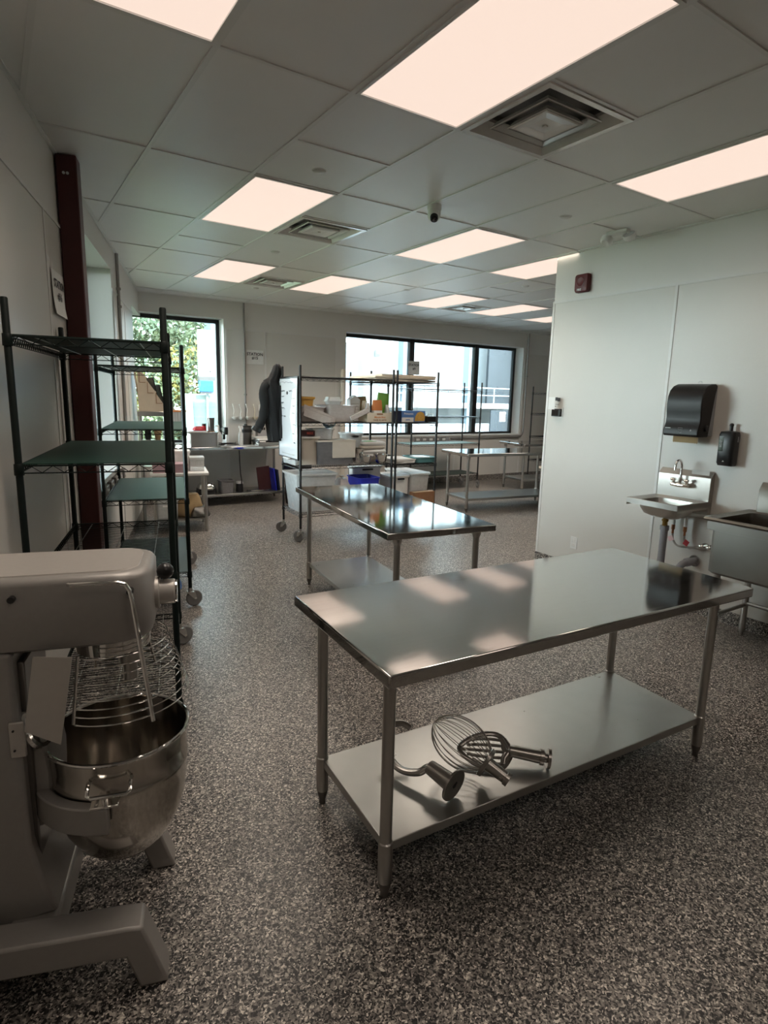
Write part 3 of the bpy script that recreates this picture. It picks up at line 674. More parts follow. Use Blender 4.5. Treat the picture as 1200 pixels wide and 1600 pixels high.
# ================================================================== ATTACHMENTS on the lower shelf (shelf top at z = .20)
t = thing('dough_hook', 'steel dough hook with a round flange, half behind the front leg', 'mixer attachment', (1.262, 1.455, .201))
dvec = np.array([-.03, .13, .02]); dvec /= np.linalg.norm(dvec); c0 = np.array([.012, -.02, .060])
obj('flange', MB().cyl(c0, c0+dvec*.010, .060, n=36), 'cast_steel', t, bev=.001)
obj('drive_hole', MB().cyl(c0-dvec*.001, c0+dvec*.004, .010, n=12).cyl(c0-dvec*.0012+np.array([.008, 0, .008]), c0+dvec*.003+np.array([.008, 0, .008]), .006, n=8), 'lens_black', t)
obj('shaft', MB().cyl(c0+dvec*.006, c0+dvec*.12, .034, .027, n=20), 'cast_steel', t, bev=.002)
k = c0+dvec*.115
hp = [k-dvec*.01, k+np.array([-.004, .012, -.006]), k+np.array([-.03, .03, -.026]), k+np.array([-.06, .075, -.038]), k+np.array([-.072, .13, -.036]), k+np.array([-.068, .19, -.014]),
      k+np.array([-.045, .235, .018]), k+np.array([-.005, .25, .045]), k+np.array([.035, .235, .05]), k+np.array([.055, .205, .035])]
def smooth_pts(P, n=6):
    P = [np.array(p, float) for p in P]; out = []
    for i in range(len(P)-1):
        p0, p1, p2, p3 = P[max(i-1, 0)], P[i], P[i+1], P[min(i+2, len(P)-1)]
        for k_ in range(n):
            u = k_/n; out.append(.5*((2*p1)+(-p0+p2)*u+(2*p0-5*p1+4*p2-p3)*u*u+(-p0+3*p1-3*p2+p3)*u**3))
    out.append(P[-1]); return out
sp2 = smooth_pts(hp); m_ = len(sp2)
obj('hook_arm', MB().tube(sp2, [.020-.008*(i/m_) for i in range(m_)], 10, flat=.75), 'cast_steel', t)
# whisk
t = thing('wire_whisk', 'large balloon whisk of steel wires lying beside the dough hook', 'mixer attachment', (1.445, 1.43, .201))
b0 = np.array([-.005, .02, .085]); ax = np.array([-.36, .74, .36]); ax /= np.linalg.norm(ax); u_, w__, _ = basis(ax)
obj('hub_disc', MB().cyl(b0-ax*.008, b0+ax*.008, .054, .058, n=28), 'cast_steel', t, bev=.002)
obj('stem', MB().cyl(b0-ax*.085, b0-ax*.006, .022, .026, n=18).cyl(b0-ax*.10, b0-ax*.083, .026, n=18), 'cast_steel', t, bev=.0015)
obj('pin', MB().cyl(b0-ax*.07-u_*.028, b0-ax*.07+u_*.028, .006, n=8), 'steel_dull', t)
for k in range(11):
    a = PI*k/11; e = math.cos(a)*u_+math.sin(a)*w__; t0 = math.radians(62); pts = []
    for f in np.linspace(-t0, PI+t0, 40):
        off = .004*(k-5)/5
        pts.append(b0+ax*(.112+.126*math.sin(f)+.003*k/11)+e*(.090*math.cos(f)))
    obj('whisk_wire', MB().tube(pts, .0016, 5), 'steel_dull', t)
# flat beater
t = thing('flat_beater', 'flat ribbed beater with slots lying behind the whisk', 'mixer attachment', (1.60, 1.52, .201))
sh0 = np.array([.105, -.118, .042]); sh1 = np.array([.03, -.045, .050]); d = sh1-sh0; d /= np.linalg.norm(d)
obj('shaft', MB().cyl(sh0, sh1+d*.03, .027, .023, n=18), 'cast_steel', t, bev=.002)
obj('collar', MB().cyl(sh0-d*.026, sh0-d*.014, .038, n=24).cyl(sh0-d*.014, sh0, .018, n=12).cyl(sh0-d*.001, sh0+d*.016, .031, n=20), 'cast_steel', t, bev=.001)
bx_ = np.array([-.20, .165, .0]); bx_ /= np.linalg.norm(bx_); by_ = np.array([.55, .60, .38]); by_ /= np.linalg.norm(by_)
by_ -= bx_*np.dot(bx_, by_); by_ /= np.linalg.norm(by_)
o_ = np.array([.012, -.03, .045])
def BP(a, c): return o_+bx_*a+by_*c
outl = [(.0, -.012), (.03, -.062), (.07, -.078), (.13, -.066), (.185, -.03), (.205, .0), (.185, .03), (.13, .066), (.07, .078), (.03, .062), (.0, .012)]
b = MB().tube(smooth_pts([BP(*p) for p in outl], 4), .0105, 8, flat=.8)
obj('rim', b, 'cast_steel', t)
obj('neck', MB().tube([BP(-.012, 0), BP(.02, 0), BP(.03, .03)], [.018, .016, .012], 10).tube([BP(.01, 0), BP(.03, -.03), BP(.034, -.058)], [.016, .014, .011], 10).tube([BP(.01, 0), BP(.034, .056)], [.014, .011], 10), 'cast_steel', t)
for c in (-.048, -.024, 0, .024, .048):
    e_ = .205-abs(c)*.95
    obj('rib', MB().tube(smooth_pts([BP(.028, c*1.05), BP(.08, c*1.12), BP(.14, c), BP(e_-.008, c*.8)], 3), .0062, 7), 'cast_steel', t)

# ================================================================== FIXTURES ON THE RIGHT WALL  (local x = +Y, local y = into the room)
def on_right(name, lb, cat, yc, off=.0065, group=None):
    return thing(name, lb, cat, (rxw(yc)-off, yc, 0), PI/2-RA, group)
TXT_W = np.array([[-1., 0, 0], [0, 0, 1.], [0, 1., 0]])
# hand sink
t = on_right('hand_sink', 'small wall-hung steel hand sink with a gooseneck tap', 'sink', 2.525)
w2 = .215
bs = [(0, .76), (0, 1.125), (.012, 1.125), (.052, 1.085), (.052, .905), (.045, .80)]
obj('backsplash', MB().prism(bs, -w2, w2, 'x'), 'steel_dull', t, bev=.002)
def rim_ring(z, g, r=.03): return rrect(2*(w2-g), .40-2*g, r, z, 4, 0, .245)
b = MB().loft([rim_ring(.865, .0, .006), rim_ring(.905, 0, .006), rim_ring(.908, .004, .008), rim_ring(.896, .035, .02), rim_ring(.890, .055, .05), rim_ring(.82, .068, .06), rim_ring(.785, .095, .07), rim_ring(.778, .15, .03)], False, True)
obj('rim', b, 'steel_dull', t)
def bowl_ring(z, g, r=.07): return rrect(2*(w2-g), .34-2*g, r, z, 4, 0, .245)
obj('bowl', MB().loft([bowl_ring(.888, .035), bowl_ring(.83, .045), bowl_ring(.79, .065), bowl_ring(.768, .11)], False, True), 'steel_dull', t)
obj('apron', MB().box(-w2, -w2+.003, .02, .44, .85, .905).box(w2-.003, w2, .02, .44, .85, .905), 'steel_dull', t)
obj('print_label', MB().prism([(0, 0), (.0015, 0), (.0015, 1), (0, 1)], -.19, -.05, 'x', R=np.array([[1, 0, 0], [0, 1, 0], [0, 0, 1.]])@np.diag([1, 1, .05]), T=(0, .034, 1.089)), 'paper_grey', t)
fa = obj('tap', MB().cyl((-.055, .052, 1.01), (-.055, .075, 1.01), .02, n=14).cyl((.055, .052, 1.01), (.055, .075, 1.01), .02, n=14)
         .tube([(-.075, .09, 1.01), (0, .098, 1.008), (.075, .09, 1.01)], [.016, .018, .016], 10), 'chrome', t)
obj('spout', MB().tube(smooth_pts([(0, .095, 1.01), (0, .095, 1.10), (0, .096, 1.16), (0, .11, 1.195), (0, .14, 1.205), (0, .17, 1.19), (0, .18, 1.155), (0, .182, 1.13)], 4), .009, 10), 'chrome', fa)
for sx in (-1, 1): obj('tap_handle', MB().cyl((sx*.055, .09, 1.02), (sx*.055, .10, 1.045), .012, n=10).sphere((sx*.055, .105, 1.05), .021, 10, 6, (1.1, 1, .7)), 'chrome', fa)
# plumbing
t = on_right('sink_drain', 'grey plastic drain pipe under the hand sink', 'pipe', 2.525)
obj('tailpiece', MB().cyl((.0, .235, .765), (.0, .235, .70), .020, n=14).cyl((0, .235, .735), (0, .235, .75), .026, n=8), 'brass', t)
obj('nut', MB().cyl((0, .235, .665), (0, .235, .70), .034, n=10), 'pvc_grey', t)
obj('pipe', MB().tube(smooth_pts([(0, .235, .69), (0, .235, .45), (0, .235, .33), (-.03, .235, .285), (-.08, .22, .29), (-.10, .18, .34), (-.11, .12, .40), (-.14, .05, .42), (-.14, .0, .42)], 4), .027, 12), 'pvc_grey', t)
obj('collar', MB().cyl((-.118, .09, .41), (-.132, .06, .418), .034, n=12), 'pvc_grey', t)
obj('escutcheon', MB().cyl((-.14, .0, .42), (-.14, .012, .42), .045, n=20), 'chrome', t)
t = on_right('supply_hoses', 'pair of braided supply hoses with chrome stop valves under the hand sink', 'pipe', 2.525)
for k, (x0, tg) in enumerate(((.035, 'pink_tag'), (-.065, 'red_tag'))):
    vx, vz = -.21-.06*k, .55+.0*k
    obj('tube', MB().cyl((x0, .06, .80), (x0, .06, .68), .013, n=10), 'ceramic', t)
    obj('connector', MB().cyl((x0, .06, .685), (x0, .06, .645), .014, n=8).cyl((x0, .06, .645), (x0, .06, .61), .009, n=8), 'copper', t)
    obj('hose', MB().tube(smooth_pts([(x0, .06, .62), (x0-.01, .065, .57), (x0-.05, .075, .53), (x0-.11+k*.02, .075, .525+.012*k), (vx+.05, .06, vz-.01), (vx+.01, .045, vz)], 4), .008, 8), 'hose', t)
    obj('valve', MB().cyl((vx, .0, vz), (vx, .055, vz), .011, n=10).cyl((vx, .0, vz), (vx, .008, vz), .03, n=18).cyl((vx-.015, .045, vz), (vx+.02, .045, vz), .013, n=10).sphere((vx, .072, vz+.012), .021, 10, 6, (1.2, .6, .8)), 'chrome', t)
    obj('tag', MB().box(-.022, .022, -.001, .001, -.02, .02, R=ry(.5+.6*k), T=(x0-.005-.03*k, .085, .575-.01*k)), tg, t)
# big sink (mostly cut by the right edge)
t = on_right('compartment_sink', 'large steel compartment sink cut off by the right edge of the picture', 'sink', 2.02, .012)
zt = .905; D0, D1 = .03, .62; X0, X1 = -1.6, .0
def ring(z, g, r=.02): return rrect(X1-X0-2*g, D1-D0-2*g, r, z, 3, (X0+X1)/2, (D0+D1)/2)
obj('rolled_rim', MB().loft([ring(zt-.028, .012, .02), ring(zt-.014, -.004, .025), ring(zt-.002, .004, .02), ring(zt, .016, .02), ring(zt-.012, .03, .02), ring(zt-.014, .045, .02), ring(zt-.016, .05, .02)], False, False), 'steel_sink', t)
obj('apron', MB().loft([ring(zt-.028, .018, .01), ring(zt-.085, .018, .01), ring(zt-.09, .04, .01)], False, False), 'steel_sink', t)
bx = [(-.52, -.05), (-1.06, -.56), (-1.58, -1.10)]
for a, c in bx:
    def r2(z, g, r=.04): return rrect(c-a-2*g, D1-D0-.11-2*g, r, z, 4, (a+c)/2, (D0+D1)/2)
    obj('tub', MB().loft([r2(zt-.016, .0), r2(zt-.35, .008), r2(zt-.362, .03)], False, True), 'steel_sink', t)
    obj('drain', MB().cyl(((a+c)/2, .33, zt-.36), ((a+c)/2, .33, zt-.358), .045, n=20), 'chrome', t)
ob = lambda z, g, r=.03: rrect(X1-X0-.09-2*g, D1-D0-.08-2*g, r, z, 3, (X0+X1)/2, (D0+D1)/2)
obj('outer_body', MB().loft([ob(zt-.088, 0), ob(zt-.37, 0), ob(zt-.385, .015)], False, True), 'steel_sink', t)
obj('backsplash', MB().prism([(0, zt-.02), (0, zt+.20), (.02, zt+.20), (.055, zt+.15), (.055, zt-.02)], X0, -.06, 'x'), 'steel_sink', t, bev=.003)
for x in (-.105, -1.5):
    for y in (.12, .545):
        lg = obj('leg', MB().cyl((x, y, .10), (x, y, zt-.38), .0205, n=12), 'steel_leg', t)
        obj('foot', MB().lathe([(.0205, .11), (.023, .10), (.021, .04), (.012, .015), (.012, 0), (.0005, 0)], 12, T=(x, y, 0)), 'steel_leg', lg)
obj('stretcher', MB().cyl((-.105, .12, .23), (-.105, .545, .23), .014, n=10), 'steel_leg', t)
obj('stretcher', MB().cyl((-.105, .12, .245), (-1.5, .12, .245), .014, n=10), 'steel_leg', t)
# solid: open the outer body so that the tubs read as hollow
# towel dispenser
t = on_right('towel_dispenser', 'black paper towel dispenser above the hand sink', 'dispenser', 2.51)
hw = .14
cv = [(.002, 1.772), (.03, 1.785), (.08, 1.782), (.13, 1.765), (.165, 1.735), (.185, 1.69), (.190, 1.63), (.185, 1.575), (.178, 1.53), (.180, 1.495), (.192, 1.465), (.200, 1.44), (.200, 1.40), (.19, 1.392), (.06, 1.392), (.045, 1.50), (.02, 1.70)]
obj('cover', MB().prism(cv, -hw, hw, 'x'), 'black_gloss', t, bev=.008, segs=3)
obj('back_shell', MB().prism([(.0, 1.765), (.008, 1.765), (.035, 1.62), (.055, 1.50), (.075, 1.40), (.0, 1.395)], -hw+.002, hw-.002, 'x'), 'grey_plastic', t, bev=.003)
obj('feed_knob', MB().cyl((-hw-.012, .10, 1.455), (-hw+.01, .10, 1.455), .024, n=20), 'black_plastic', t, bev=.003)
n = 14; pw = [(-.10, 0), (.10, 0)]+[(.10-.20*i/(2*n), (-.060 if i % 2 else -.052)) for i in range(2*n+1)]
obj('paper_towel', MB().prism([(x, 1.398+z) for x, z in pw[:1]+pw[1:2]+pw[2:]], .118, .120, 'y'), 'kraft', t)
obj('hanging_hook', MB().tube([(.0+.014*math.cos(a), .006, 1.793+.014*math.sin(a)) for a in np.linspace(0, PI, 9)], .002, 6), 'clear_lid', t)
text_mesh('lettering', 'enmotion', .012, 'paper_grey', t, (.10, .2005, 1.452), TXT_W)
for dx, dz in ((0, .0), ): obj('printed_mark', MB().tube([(-.018, .2012, 1.455), (.018, .2012, 1.455), (.018, .2012, 1.44), (-.018, .2012, 1.44)], .0012, 4, closed=True).tube([(-.014, .2012, 1.425), (0, .2012, 1.415), (.014, .2012, 1.425)], .0012, 4), 'grey_plastic', t)
obj('printed_mark', MB().prism([(-.082, 1.448), (-.090, 1.440), (-.082, 1.432), (-.074, 1.440)], .2002, .2012, 'y'), 'grey_plastic', t)
# soap dispenser
t = on_right('soap_dispenser', 'black soap dispenser with a clear window right of the towel dispenser', 'dispenser', 2.215)
obj('body', MB().loft([rrect(.105, .085, .02, 1.195, 4, 0, .045), rrect(.115, .10, .024, 1.215, 4, 0, .05), rrect(.118, .10, .024, 1.42, 4, 0, .05), rrect(.108, .088, .022, 1.442, 4, 0, .046), rrect(.06, .05, .02, 1.448, 4, 0, .03)]), 'black_plastic', t)
obj('window', MB().box(.012, .045, .0995, .102, 1.30, 1.41), 'lens_black', t, bev=.003)
text_mesh('lettering', 'SOAP', .022, 'grey_plastic', t, (.028, .1035, 1.355), rx(0)@TXT_W@rz(PI/2))
obj('printed_mark', MB().prism([(-.008, 1.225), (.008, 1.225), (0, 1.236)], .1005, .1015, 'y'), 'paper_grey', t)
obj('neck', MB().cyl((0, .04, 1.44), (0, .04, 1.485), .012, n=12).sphere((0, .04, 1.49), .015, 12, 8), 'black_plastic', t)
obj('side_label', MB().box(-.0605, -.0598, .035, .05, 1.37, 1.41), 'grey_plastic', t)
# fire strobe, thermostat, outlet
t = on_right('fire_alarm', 'dark red fire alarm box near the top corner of the partition', 'alarm', 3.705)
obj('body', MB().loft([rrect(.15, .158, .02, 0, 4), rrect(.15, .158, .02, .03, 4), rrect(.135, .145, .02, .045, 4), rrect(.12, .13, .02, .048, 4)], R=np.array([[-1., 0, 0], [0, 0, 1], [0, 1, 0]]), T=(0, 0, 2.68)), 'firebox', t)
obj('speaker', MB().lathe([(.042, .046), (.045, .052), (.038, .054), (.030, .050), (.0005, .050)], 28, R=np.array([[-1., 0, 0], [0, 0, 1], [0, 1, 0]]), T=(0, 0, 2.69)), 'firebox', t)
text_mesh('lettering', 'FIRE', .026, 'ink_white', t, (.012, .050, 2.622), TXT_W)
t = on_right('thermostat', 'small black thermostat with a card tucked behind it, by the partition edge', 'thermostat', 3.905, .0065)
obj('wall_plate', MB().box(-.075, .055, 0, .006, 1.475, 1.565), 'white_plastic', t, bev=.002)
obj('body', MB().box(-.06, .052, .004, .028, 1.482, 1.555), 'black_plastic', t, bev=.004)
obj('screen', MB().box(-.035, .042, .027, .029, 1.493, 1.545), 'lens_black', t)
obj('card', MB().box(-.04, .04, .010, .0115, 1.55, 1.665, R=rx(-.03), T=(0, .03, 0)), 'paper', t)
obj('card_print', MB().box(-.030, .002, .0122, .013, 1.625, 1.66, T=(0, -.006, 0)).box(0.0, .03, .0122, .013, 1.632, 1.664, T=(0, -.006, 0)), 'ink', t)
obj('card_text', MB().box(-.02, .025, .0122, .013, 1.595, 1.599, T=(0, -.006, 0)).box(.018, .026, .0122, .013, 1.572, 1.582, T=(0, -.006, 0)), 'ink', t)
t = on_right('wall_outlet', 'white double outlet low on the right partition', 'outlet', 3.575)
obj('plate', MB().box(-.038, .038, 0, .006, .238, .355), 'white_plastic', t, bev=.002)
for z in (.275, .318): obj('socket', MB().box(-.018, .018, .005, .009, z-.015, z+.015), 'ceramic', t, bev=.002)

# ================================================================== CONTAINERS (builders)
def tub_mb(w_, d, h, taper=.88, t_=.004, lip=.012, r=.03, cx=0, cy=0, z=0):
    a = []; 
    def R(s, zz, e=0): return rrect(w_*s+2*e, d*s+2*e, r, zz, 3, cx, cy)
    a = [R(taper, z), R(1-.02, z+h-lip), R(1-.02, z+h-lip, lip*.8), R(1, z+h, lip*.7), R(1, z+h, -t_), R(taper, z+t_*1.5, -t_)]
    return MB().loft(a, True, True)
def lid_mb(w_, d, z, r=.03, cx=0, cy=0, e=.012):
    return MB().loft([rrect(w_+2*e, d+2*e, r, z-.012, 3, cx, cy), rrect(w_+2*e, d+2*e, r, z+.006, 3, cx, cy), rrect(w_-.02, d-.02, r, z+.008, 3, cx, cy), rrect(w_-.04, d-.04, r, z+.002, 3, cx, cy)])
def bag_mb(w_, d, h, seed=0, n=14, top=.35, m=9):
    rings = []
    for j in range(m):
        f = j/(m-1); s = (1-f**2.2)*(1-top)+top; z = h*f; ring = []
        for i in range(n):
            a = 2*PI*i/n; q = noise.noise(Vector((math.cos(a)*1.7+seed, math.sin(a)*1.7, z*8+seed)))*.22
            sx = abs(math.cos(a))**.7*math.copysign(1, math.cos(a)); sy = abs(math.sin(a))**.7*math.copysign(1, math.sin(a))
            ring.append((w_/2*s*(1+q)*sx*(.86 if j == 0 else 1), d/2*s*(1+q)*sy*(.86 if j == 0 else 1), z+(q*.06*h if 0 < j else 0)))
        rings.append(ring)
    return MB().loft(rings)
def place(o, p, z, a): o.location = (p[0], p[1], z); o.rotation_euler = (0, 0, a); return o
C1 = lambda x, y: along(C1O, x, y, C1A)
C2 = lambda x, y: along(C2O, x, y, C2A)
def tub_thing(lb, cat, pos, z, a, w_, d, h, m, lid=None, taper=.88, name='storage_bin', inside=None, group=None, lidm=None, handle=False):
    t = thing(name, lb, cat, (pos[0], pos[1], z), a, group)
    obj('body', tub_mb(w_, d, h, taper), m, t)
    if inside: obj('contents', bag_mb(w_*.84, d*.84, h*inside[1], seed=random.random()*9, top=.8), inside[0], t).location.z = .006
    if lid: obj('lid', lid_mb(w_, d, h+.008), lid, t)
    if handle: obj('handle', MB().box(-w_*.18, w_*.18, -d/2-.02, -d/2+.0, h-.035, h-.015), 'black_plastic', t, bev=.003)
    return t
SZ = {1: 1.332, 2: .850, 3: .320}       # surfaces of the whiteboard cart's shelves
# -- whiteboard cart, upper shelf
tub_thing('greyish clear bin with folded plastic, at the left of the upper shelf', 'bin', C1(.20, .30), SZ[1], C1A, .30, .36, .165, 'clear_bag', inside=('clear_bag', .9))
tub_thing('wide greyish clear bin at the middle of the upper shelf', 'bin', C1(.54, .27), SZ[1], C1A, .36, .40, .185, 'clear_bag', inside=('clear_bag', .8))
t = thing('plastic_wrap', 'crumpled clear plastic wrap leaning over the bins on the upper shelf', 'wrap', (*C1(.22, .10), SZ[1]), C1A)
for i, (a, c) in enumerate((((-.15, 0, .15), (.22, -.04, .005)), ((-.15, -.03, .11), (.16, -.06, .003)))):
    p = np.array(a); q = np.array(c); d_ = q-p; nrm = np.array([-d_[2], 0, d_[0]]); nrm /= np.linalg.norm(nrm)
    obj('sheet', MB().box(0, float(np.linalg.norm(d_)), -.005, .005, -.045, .045, R=np.stack([d_/np.linalg.norm(d_), np.array([0, 1., 0]), nrm], 1), T=p), 'clear_bag', t, bev=.01)
t = thing('plastic_wrap', 'clear plastic sheet lying at a slant on the right of the upper shelf', 'wrap', (*C1(.62, .05), SZ[1]), C1A)
obj('sheet', MB().box(0, .26, -.02, .02, -.03, .03, R=ry(-.42), T=(0, 0, .035)), 'clear_bag', t, bev=.01)
tub_thing('yellow-orange tub on top of the left bin', 'tub', C1(.135, .20), SZ[1]+.172, C1A, .16, .16, .085, 'yellow_tub', name='food_tub', lid='yellow_tub')
t = thing('sauce_bottle', 'dark sauce bottle with a clear neck at the left end of the upper shelf', 'bottle', (*C1(.075, .42), SZ[1]), C1A)
obj('body', MB().lathe([(.0005, 0), (.032, 0), (.034, .02), (.034, .30), (.022, .33), (.013, .35)], 14), 'lens_black', t)
obj('neck', MB().lathe([(.013, .35), (.012, .385), (.015, .39), (.015, .41), (.0005, .412)], 12), 'grey_plastic', t)
t = thing('clamshell_box', 'clear plastic clamshell box on top of the middle bin', 'box', (*C1(.47, .20), SZ[1]+.19), C1A)
obj('body', tub_mb(.16, .13, .045, .9, r=.015), 'clear_lid', t)
obj('lid', MB().loft([rrect(.165, .135, .015, .046, 3), rrect(.14, .11, .015, .085, 3), rrect(.13, .10, .012, .088, 3)]), 'clear_lid', t)
t = thing('milk_carton', 'white printed carton behind the packet tray', 'carton', (*C1(.79, .32), SZ[1]), C1A)
obj('carton', MB().prism([(-.065, 0), (.065, 0), (.065, .25), (.0, .30), (-.065, .25)], -.05, .05, 'y'), 'paper', t, bev=.002)
for k in range(5): obj('printed_line', MB().box(-.05, .05, -.0512, -.050, .06+.035*k, .068+.035*k), 'paper_grey', t)
t = thing('packet_tray', 'pale cardboard tray with brown print holding food packets', 'tray', (*C1(1.0, .16), SZ[1]), C1A)
obj('front', MB().box(-.165, .165, -.12, -.115, 0, .105), 'cardboard_pale', t); obj('back', MB().box(-.165, .165, .115, .12, 0, .105), 'cardboard_pale', t)
for sx in (-1, 1): obj('side', MB().box(sx*.163-.002, sx*.163+.002, -.115, .115, 0, .12), 'cardboard_pale', t)
obj('bottom', MB().box(-.165, .165, -.115, .115, 0, .004), 'cardboard_pale', t)
obj('printed_patch', MB().box(-.04, .04, -.1212, -.1202, .082, .1), 'wood_brown', t)
for i, (z, s) in enumerate(((.055, 'Minute Rice'), (.025, 'ready to serve'))): text_mesh('lettering', s, .03, 'wood_brown' if i else 'orange_print', t, (0, -.1212, z), TXT_Y)
def packet(lb, x, y, w_, d, h, m, lean=0, z=SZ[1]+.006, top=None):
    t = thing('food_packet', lb, 'packet', (*C1(x, y), z), C1A+random.uniform(-.2, .2))
    R = ry(lean)
    obj('body', MB().loft([rrect(w_, d, .01, 0), rrect(w_*1.02, d*1.1, .012, h*.3), rrect(w_, d*.9, .01, h*.7), rrect(w_*.98, .012, .004, h), rrect(w_, .004, .001, h*1.07)], R=R), m, t)
    if top: obj('coloured_top', MB().loft([rrect(w_*1.03, d*1.02, .012, h*.55), rrect(w_*1.02, d*.95, .01, h*.7), rrect(w_*1.0, .016, .004, h*1.0), rrect(w_*1.01, .006, .001, h*1.075)], R=R), top, t)
    return t
packet('white and orange rice packet standing in the tray', .985, .09, .13, .05, .23, 'paper', top='orange_print')
packet('bright green crinkled bag behind the rice packet', 1.075, .17, .15, .06, .31, 'green_bag', .12)
packet('pale packet at the left side of the tray', .875, .12, .05, .06, .20, 'paper_grey')
packet('second pale packet in the tray, next to the carton', .885, .22, .06, .05, .22, 'cardboard_pale')
packet('grey packet at the right side of the tray', 1.13, .11, .04, .07, .18, 'paper_grey')
packet('brown paper bag folded over behind the tray', .87, .32, .22, .08, .26, 'kraft', -.1)
# -- middle shelf
for i, (x, z, lb) in enumerate(((.16, 0, 'tall beige stacked tubs at the left of the middle shelf'),)):
    t = thing('stacked_tubs', lb, 'tub', (*C1(x, .26), SZ[2]), C1A)
    obj('body', tub_mb(.22, .30, .30, .95, r=.03), 'cloth_beige', t); obj('lid', lid_mb(.225, .305, .31), 'white_plastic', t)
t = thing('lidded_bin', 'smoky clear bin with a beige front panel on the middle shelf', 'bin', (*C1(.46, .24), SZ[2]), C1A)
obj('body', tub_mb(.47, .36, .265, .93), 'smoke_plastic', t); obj('contents', bag_mb(.40, .30, .22, 3.1, top=.85), 'cloth_beige', t)
obj('panel', MB().box(-.055, .235, -.188, -.180, .075, .27), 'cloth_beige', t, bev=.004); obj('lid', lid_mb(.47, .36, .27), 'cloth_beige', t)
tub_thing('clear container resting on the smoky bin', 'bin', C1(.33, .24), SZ[2]+.285, C1A, .27, .22, .115, 'clear_bin', inside=('blue_box', .5))
t = thing('red_box', 'flat dark red box under the upper shelf at the left', 'box', (*C1(.14, .22), SZ[2]+.325), C1A)
obj('box', MB().box(-.08, .08, -.1, .1, 0, .055), 'maroon', t, bev=.002); text_mesh('lettering', 'MAX', .035, 'ink_red', t, (.02, -.101, .028), TXT_Y)
t = thing('mixing_bowl', 'blue bowl tucked high under the upper shelf', 'bowl', (*C1(.47, .30), SZ[2]+.400), C1A)
obj('bowl', MB().lathe([(.0005, 0), (.035, .002), (.06, .02), (.08, .05), (.083, .07), (.079, .07), (.055, .022), (.0005, .006)], 24), 'aqua_plastic', t)
tub_thing('tall clear container with black clips on the middle shelf', 'bin', C1(.77, .34), SZ[2], C1A, .21, .24, .33, 'clear_bin', inside=('clear_bag', .5), lid='clear_lid', handle=True)
for k, (x, dz, m, lb) in enumerate(((1.0, 0, 'cardboard_pale', 'lowest flat packet of the pile right of the tall clear container'), (.99, .05, 'paper', 'middle flat packet of the pile right of the tall clear container'), (1.01, .10, 'paper', 'third flat packet of the pile'), (.985, .15, 'cloth_beige', 'fourth flat packet of the pile'), (1.0, .195, 'green_bag', 'topmost flat packet of the pile, with green print'))):
    t = thing('flat_packet', lb, 'packet', (*C1(x, .30), SZ[2]+dz), C1A+random.uniform(-.06, .06), 'pile of flat packets')
    obj('packet', MB().loft([rrect(.32, .26, .03, .002), rrect(.335, .275, .03, .024), rrect(.31, .25, .03, .046)]), 'paper' if k == 4 else m, t)
    if k == 4: obj('printed_patch', MB().box(-.12, .05, -.10, .06, .0462, .048), 'green_bag', t)
def steel_bowl(lb, x, y, z, r, h, name='steel_bowl'):
    t = thing(name, lb, 'bowl', (*C1(x, y), z), C1A)
    obj('bowl', MB().lathe([(.0005, 0), (r*.6, 0), (r*.85, h*.3), (r*.98, h*.9), (r*1.04, h), (r*.97, h), (r*.8, h*.32), (.0005, .004)], 28), 'chrome', t)
    obj('rim', MB().tube([(r*1.02*math.cos(a), r*1.02*math.sin(a), h) for a in np.linspace(0, 2*PI, 24, endpoint=False)], .003, 5, closed=True), 'chrome', t); return t
steel_bowl('left shiny steel bowl at the front of the middle shelf', .83, .07, SZ[2], .075, .09)
steel_bowl('right shiny steel bowl at the front of the middle shelf', 1.035, .07, SZ[2], .085, .10)
steel_bowl('dark steel pot behind the left shiny bowl', .77, .15, SZ[2], .075, .17, 'steel_pot')
# -- bottom shelf
tub_thing('large clear tote at the left of the bottom shelf', 'bin', C1(.22, .27), SZ[3], C1A, .50, .44, .42, 'clear_bin', lid='clear_lid', inside=('clear_bag', .85), taper=.82)
t = thing('grocery_bag', 'pale crinkled plastic bag in the middle of the bottom shelf', 'bag', (*C1(.62, .26), SZ[3]), C1A); obj('bag', bag_mb(.27, .36, .34, 5.2), 'clear_bag', t)
obj('knot', MB().lathe([(.02, .33), (.01, .345), (.03, .37), (.0005, .372)], 9), 'clear_bag', t)
tub_thing('deep blue crate on the bottom shelf', 'crate', C1(.88, .20), SZ[3]+.0, C1A, .28, .34, .36, 'blue_plastic', name='blue_crate')
tub_thing('white lidded box behind the blue crate', 'box', C1(1.02, .44), SZ[3]-.0, C1A, .40, .14, .44, 'white_plastic', lid='white_plastic', name='storage_box', handle=True, taper=.96)
# -- second cart
for i, (x, y, a, zz, lb) in enumerate(((.18, .42, .02, 0, 'lowest pale board on the top shelf of the right cart'), (.16, .40, -.03, .028, 'middle pale board on the top shelf of the right cart'), (.20, .44, .05, .054, 'uppermost pale board, slightly crooked, on the top shelf of the right cart'))):
    t = thing('flattened_carton', lb, 'board', (*C2(x, y), 1.812+zz), C2A+a, 'stack of pale boards')
    obj('board', MB().box(-.44+.03*i, .44, -.33, .33, 0, .024), 'wood_pale' if i != 1 else 'cardboard_pale', t, bev=.003)
t = thing('pasta_box', 'blue and white pasta carton with a picture of pasta', 'box', (*C2(.31, .16), 1.327), C2A)
obj('carton', MB().box(-.175, .175, -.06, .06, 0, .135), 'blue_box', t, bev=.002)
obj('white_band', MB().box(-.175, .0, -.0612, -.0602, .0, .055), 'paper', t)
obj('picture', MB().prism([(.015, .01), (.165, .01), (.172, .06), (.15, .11), (.10, .128), (.05, .11), (.02, .06)], -.0616, -.0606, 'y'), 'pasta', t)
